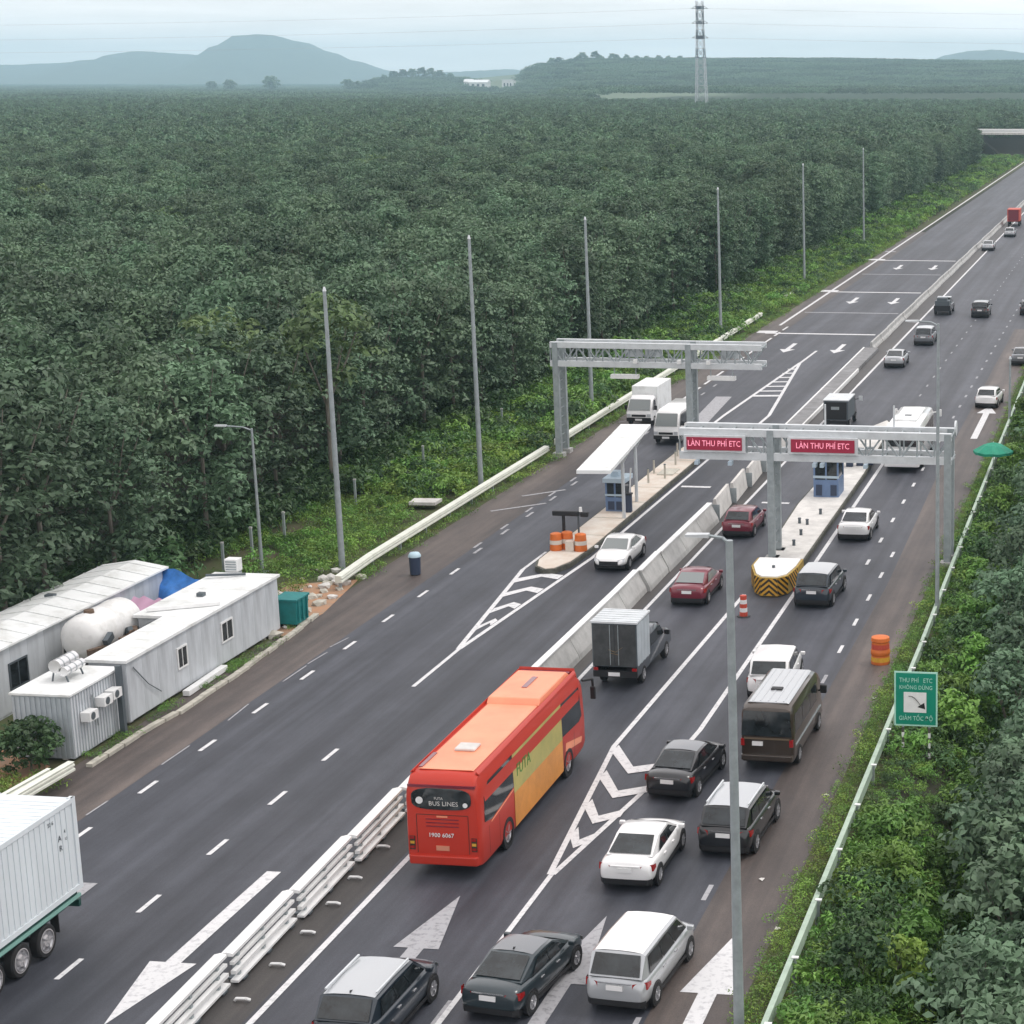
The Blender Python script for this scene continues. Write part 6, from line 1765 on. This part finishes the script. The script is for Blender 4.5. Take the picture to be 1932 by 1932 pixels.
# ------------------------------------------------------------------ far structures
fo = thing('flyover_bridge', 'pale concrete flyover crossing the road far away at the right edge', 'bridge', (0, 690, 0))
MB().box(-72, 60, -4.5, 4.5, 6.9, 7.6).build('deck', M['conc_pale'], fo)
for y in (-4.4, 4.4): MB().box(-74, 60, y - 0.15, y + 0.15, 7.7, 8.7).build('parapet', M['white'], fo)
for x in (-41, -25, -9): MB().cyl((x, -2.5, 0), (x, -2.5, 5.4), 0.6, None, 12).cyl((x, 2.5, 0), (x, 2.5, 5.4), 0.6, None, 12).box(x - 0.8, x + 0.8, -4, 4, 5.4, 6.8).build('pier', M['concrete'], fo)
MB().add([(-62, -4.6, -0.1), (-52, -4.6, -0.1), (-52, 4.6, -0.1), (-62, 4.6, -0.1), (-62, -4.6, 6.2), (-60, -4.6, 6.2), (-60, 4.6, 6.2), (-62, 4.6, 6.2)], [(0, 3, 2, 1), (4, 5, 6, 7), (0, 1, 5, 4), (1, 2, 6, 5), (2, 3, 7, 6), (3, 0, 4, 7)]).build('abutment', M['forest_floor'], fo)
def pylon(px, s, top, label):
    l = at_px(px, s)
    r = thing('power_pylon', label, 'pylon', (l, s, 0))
    mbs = {0: MB(), 1: MB()}
    n_ = 13
    for k in range(n_):
        z0, z1 = top * k / n_, top * (k + 1) / n_
        w0, w1 = 3.6 - 1.7 * min(1, (z0 / top) * 1.25), 3.6 - 1.7 * min(1, (z1 / top) * 1.25)
        mb = mbs[1 if k in (7, 9, 11) else 0]
        cr = [(1, 1), (-1, 1), (-1, -1), (1, -1)]
        for q in range(4):
            a, b = cr[q], cr[(q + 1) % 4]
            mb.bar((a[0] * w0, a[1] * w0, z0), (a[0] * w1, a[1] * w1, z1), 0.36)
            mb.bar((a[0] * w0, a[1] * w0, z0), (b[0] * w1, b[1] * w1, z1), 0.20)
            mb.bar((b[0] * w0, b[1] * w0, z0), (a[0] * w1, a[1] * w1, z1), 0.20)
            mb.bar((a[0] * w0, a[1] * w0, z0), (b[0] * w0, b[1] * w0, z0), 0.30)
    mbs[0].build('lattice', M['tower_grey'], r)
    mbs[1].build('dark_band', M['tower_dark'], r)
    for z in (0.70, 0.82, 0.94):
        MB().bar((-5.0, 0, top * z), (5.0, 0, top * z), 0.3).bar((-5.0, 0, top * z), (-1.8, 0, top * z + 2), 0.22).bar((5.0, 0, top * z), (1.8, 0, top * z + 2), 0.22).box(-2.3, 2.3, -2.0, 2.0, top * z - 0.5, top * z + 1.4).build('cross_arm', M['tower_dark'], r)
    return l
TOP = 73.0
pl = pylon(1323, 1200, TOP, 'tall grey lattice power pylon with dark bands against the sky')
for k, (z, dl, z2, dr, z3) in enumerate([(0.94, -750, 62, 700, 64), (0.82, -750, 52, 700, 56), (0.70, -750, 44, 700, 47)]):
    for side, (dx, ze) in enumerate(((dl, z2), (dr, z3))):
        pts = []
        for q in range(17):
            t = q / 16
            pts.append((pl + (5.0 if dx > 0 else -5.0) + dx * t, 1200 + 60 * t, TOP * z + (ze - TOP * z) * t - 26 * t * (1 - t) * 0.5))
        w = MB().tube(pts, 0.075, 4).build('power_line', M['tower_grey'], None, fix=False)
        hs = ('upper', 'middle', 'lower')[k]
        tag(w, '%s power line hanging from the pylon towards the %s' % (hs, ('mountain', 'right edge of the sky')[side]), 'power line')
def house(px, s, w, d, h, label, gable=True):
    l = at_px(px, s)
    r = thing('house', label, 'house', (l, s, terrain(l, s) + 9.0))
    MB().box(-w / 2, w / 2, -d / 2, d / 2, -12, h).build('wall', M['wall_white'], r)
    if gable:
        MB().add([(-w / 2 - 1, -d / 2 - 1, h), (w / 2 + 1, -d / 2 - 1, h), (w / 2 + 1, d / 2 + 1, h), (-w / 2 - 1, d / 2 + 1, h), (-w / 2 - 1, 0, h + 4), (w / 2 + 1, 0, h + 4)], [(0, 1, 5, 4), (2, 3, 4, 5), (0, 4, 3), (1, 2, 5), (0, 3, 2, 1)]).build('roof', M['white_roof'], r)
    else:
        MB().box(-w / 2 - 0.6, w / 2 + 0.6, -d / 2 - 0.6, d / 2 + 0.6, h, h + 1.0).build('roof', M['white_roof'], r)
    for k in range(3): MB().box(-w * 0.36 + w * 0.28 * k, -w * 0.36 + w * 0.28 * k + w * 0.14, -d / 2 - 0.15, -d / 2, h * 0.35, h * 0.75).build('window', M['glass'], r)
house(905, 2860, 28, 14, 9, 'long low white house on the far plain below the grove')
house(960, 2860, 17, 12, 17, 'taller white house at the left foot of the far wooded ridge', False)
house(885, 2900, 12, 10, 7, 'small white house at the left end of the far houses')
# mountain
prof = [(-400, 128), (-150, 124), (0, 122), (60, 121), (130, 118), (185, 113), (215, 106), (245, 97), (290, 98), (330, 101), (375, 104), (395, 101), (420, 88), (450, 72), (478, 66), (510, 66), (545, 73), (590, 88), (640, 107), (700, 129), (730, 138), (800, 139), (900, 134), (960, 131), (1020, 138), (1200, 150), (1500, 150), (1740, 124), (1780, 108), (1830, 99), (1880, 97), (1932, 103), (2100, 120), (2300, 130)]
def prof_y(p):
    for (a, b), (c, d) in zip(prof[:-1], prof[1:]):
        if a <= p <= c: return b + (d - b) * (p - a) / (c - a)
    return 150
SM = 7600.0
vs, fs = [], []
cols = list(range(-380, 2290, 9))
rows = [(-2300, 0.0), (-1700, 0.10), (-1250, 0.26), (-850, 0.48), (-500, 0.72), (-250, 0.90), (0, 1.0), (300, 0.93), (800, 0.7), (1600, 0.3), (2600, 0.0)]
mg = random.Random(8)
for p in cols:
    l0 = at_px(p, SM)
    hz = (153.4 - prof_y(p)) * SM / F_PX / math.cos(CAM_PITCH) * 0.985 + 25
    for ds, k in rows:
        spur = 1 + 0.20 * math.sin(p * 0.045 + ds * 0.002) * (1 - k) + 0.06 * math.sin(p * 0.13 + ds * 0.01)
        nz = 0 if k in (0.0,) else (mg.uniform(-1.5, 1.5))
        vs.append((l0 * (1 + ds / SM * 0.6), SM + ds, -1 if k == 0 else hz * (k * spur if k < 1 else 1.0) + nz))
nr = len(rows)
for i in range(len(cols) - 1):
    for j in range(nr - 1):
        fs.append((i * nr + j, (i + 1) * nr + j, (i + 1) * nr + j + 1, i * nr + j + 1))
tag(MB().add(vs, fs).build('mountain', M['mountain'], smooth=180, fix=False), 'blue hazy mountain with a flat top behind the plain', kind='structure')
# haze
hz = MB().box(-9500, 4500, -300, 10600, -6.5, 226).build('haze', None, None)
hm = bpy.data.materials.new('haze')
hm.use_nodes = True
ht = hm.node_tree
ht.nodes.clear()
ho, hv = ht.nodes.new('ShaderNodeOutputMaterial'), ht.nodes.new('ShaderNodeVolumePrincipled')
hv.inputs['Color'].default_value = (0.58, 0.84, 1.0, 1)
hv.inputs['Density'].default_value = 0.00015
hv.inputs['Anisotropy'].default_value = 0.2
ht.links.new(hv.outputs[0], ho.inputs['Volume'])
hz.data.materials.append(hm)
tag(hz, 'thin pale haze over the whole plain', kind='stuff')
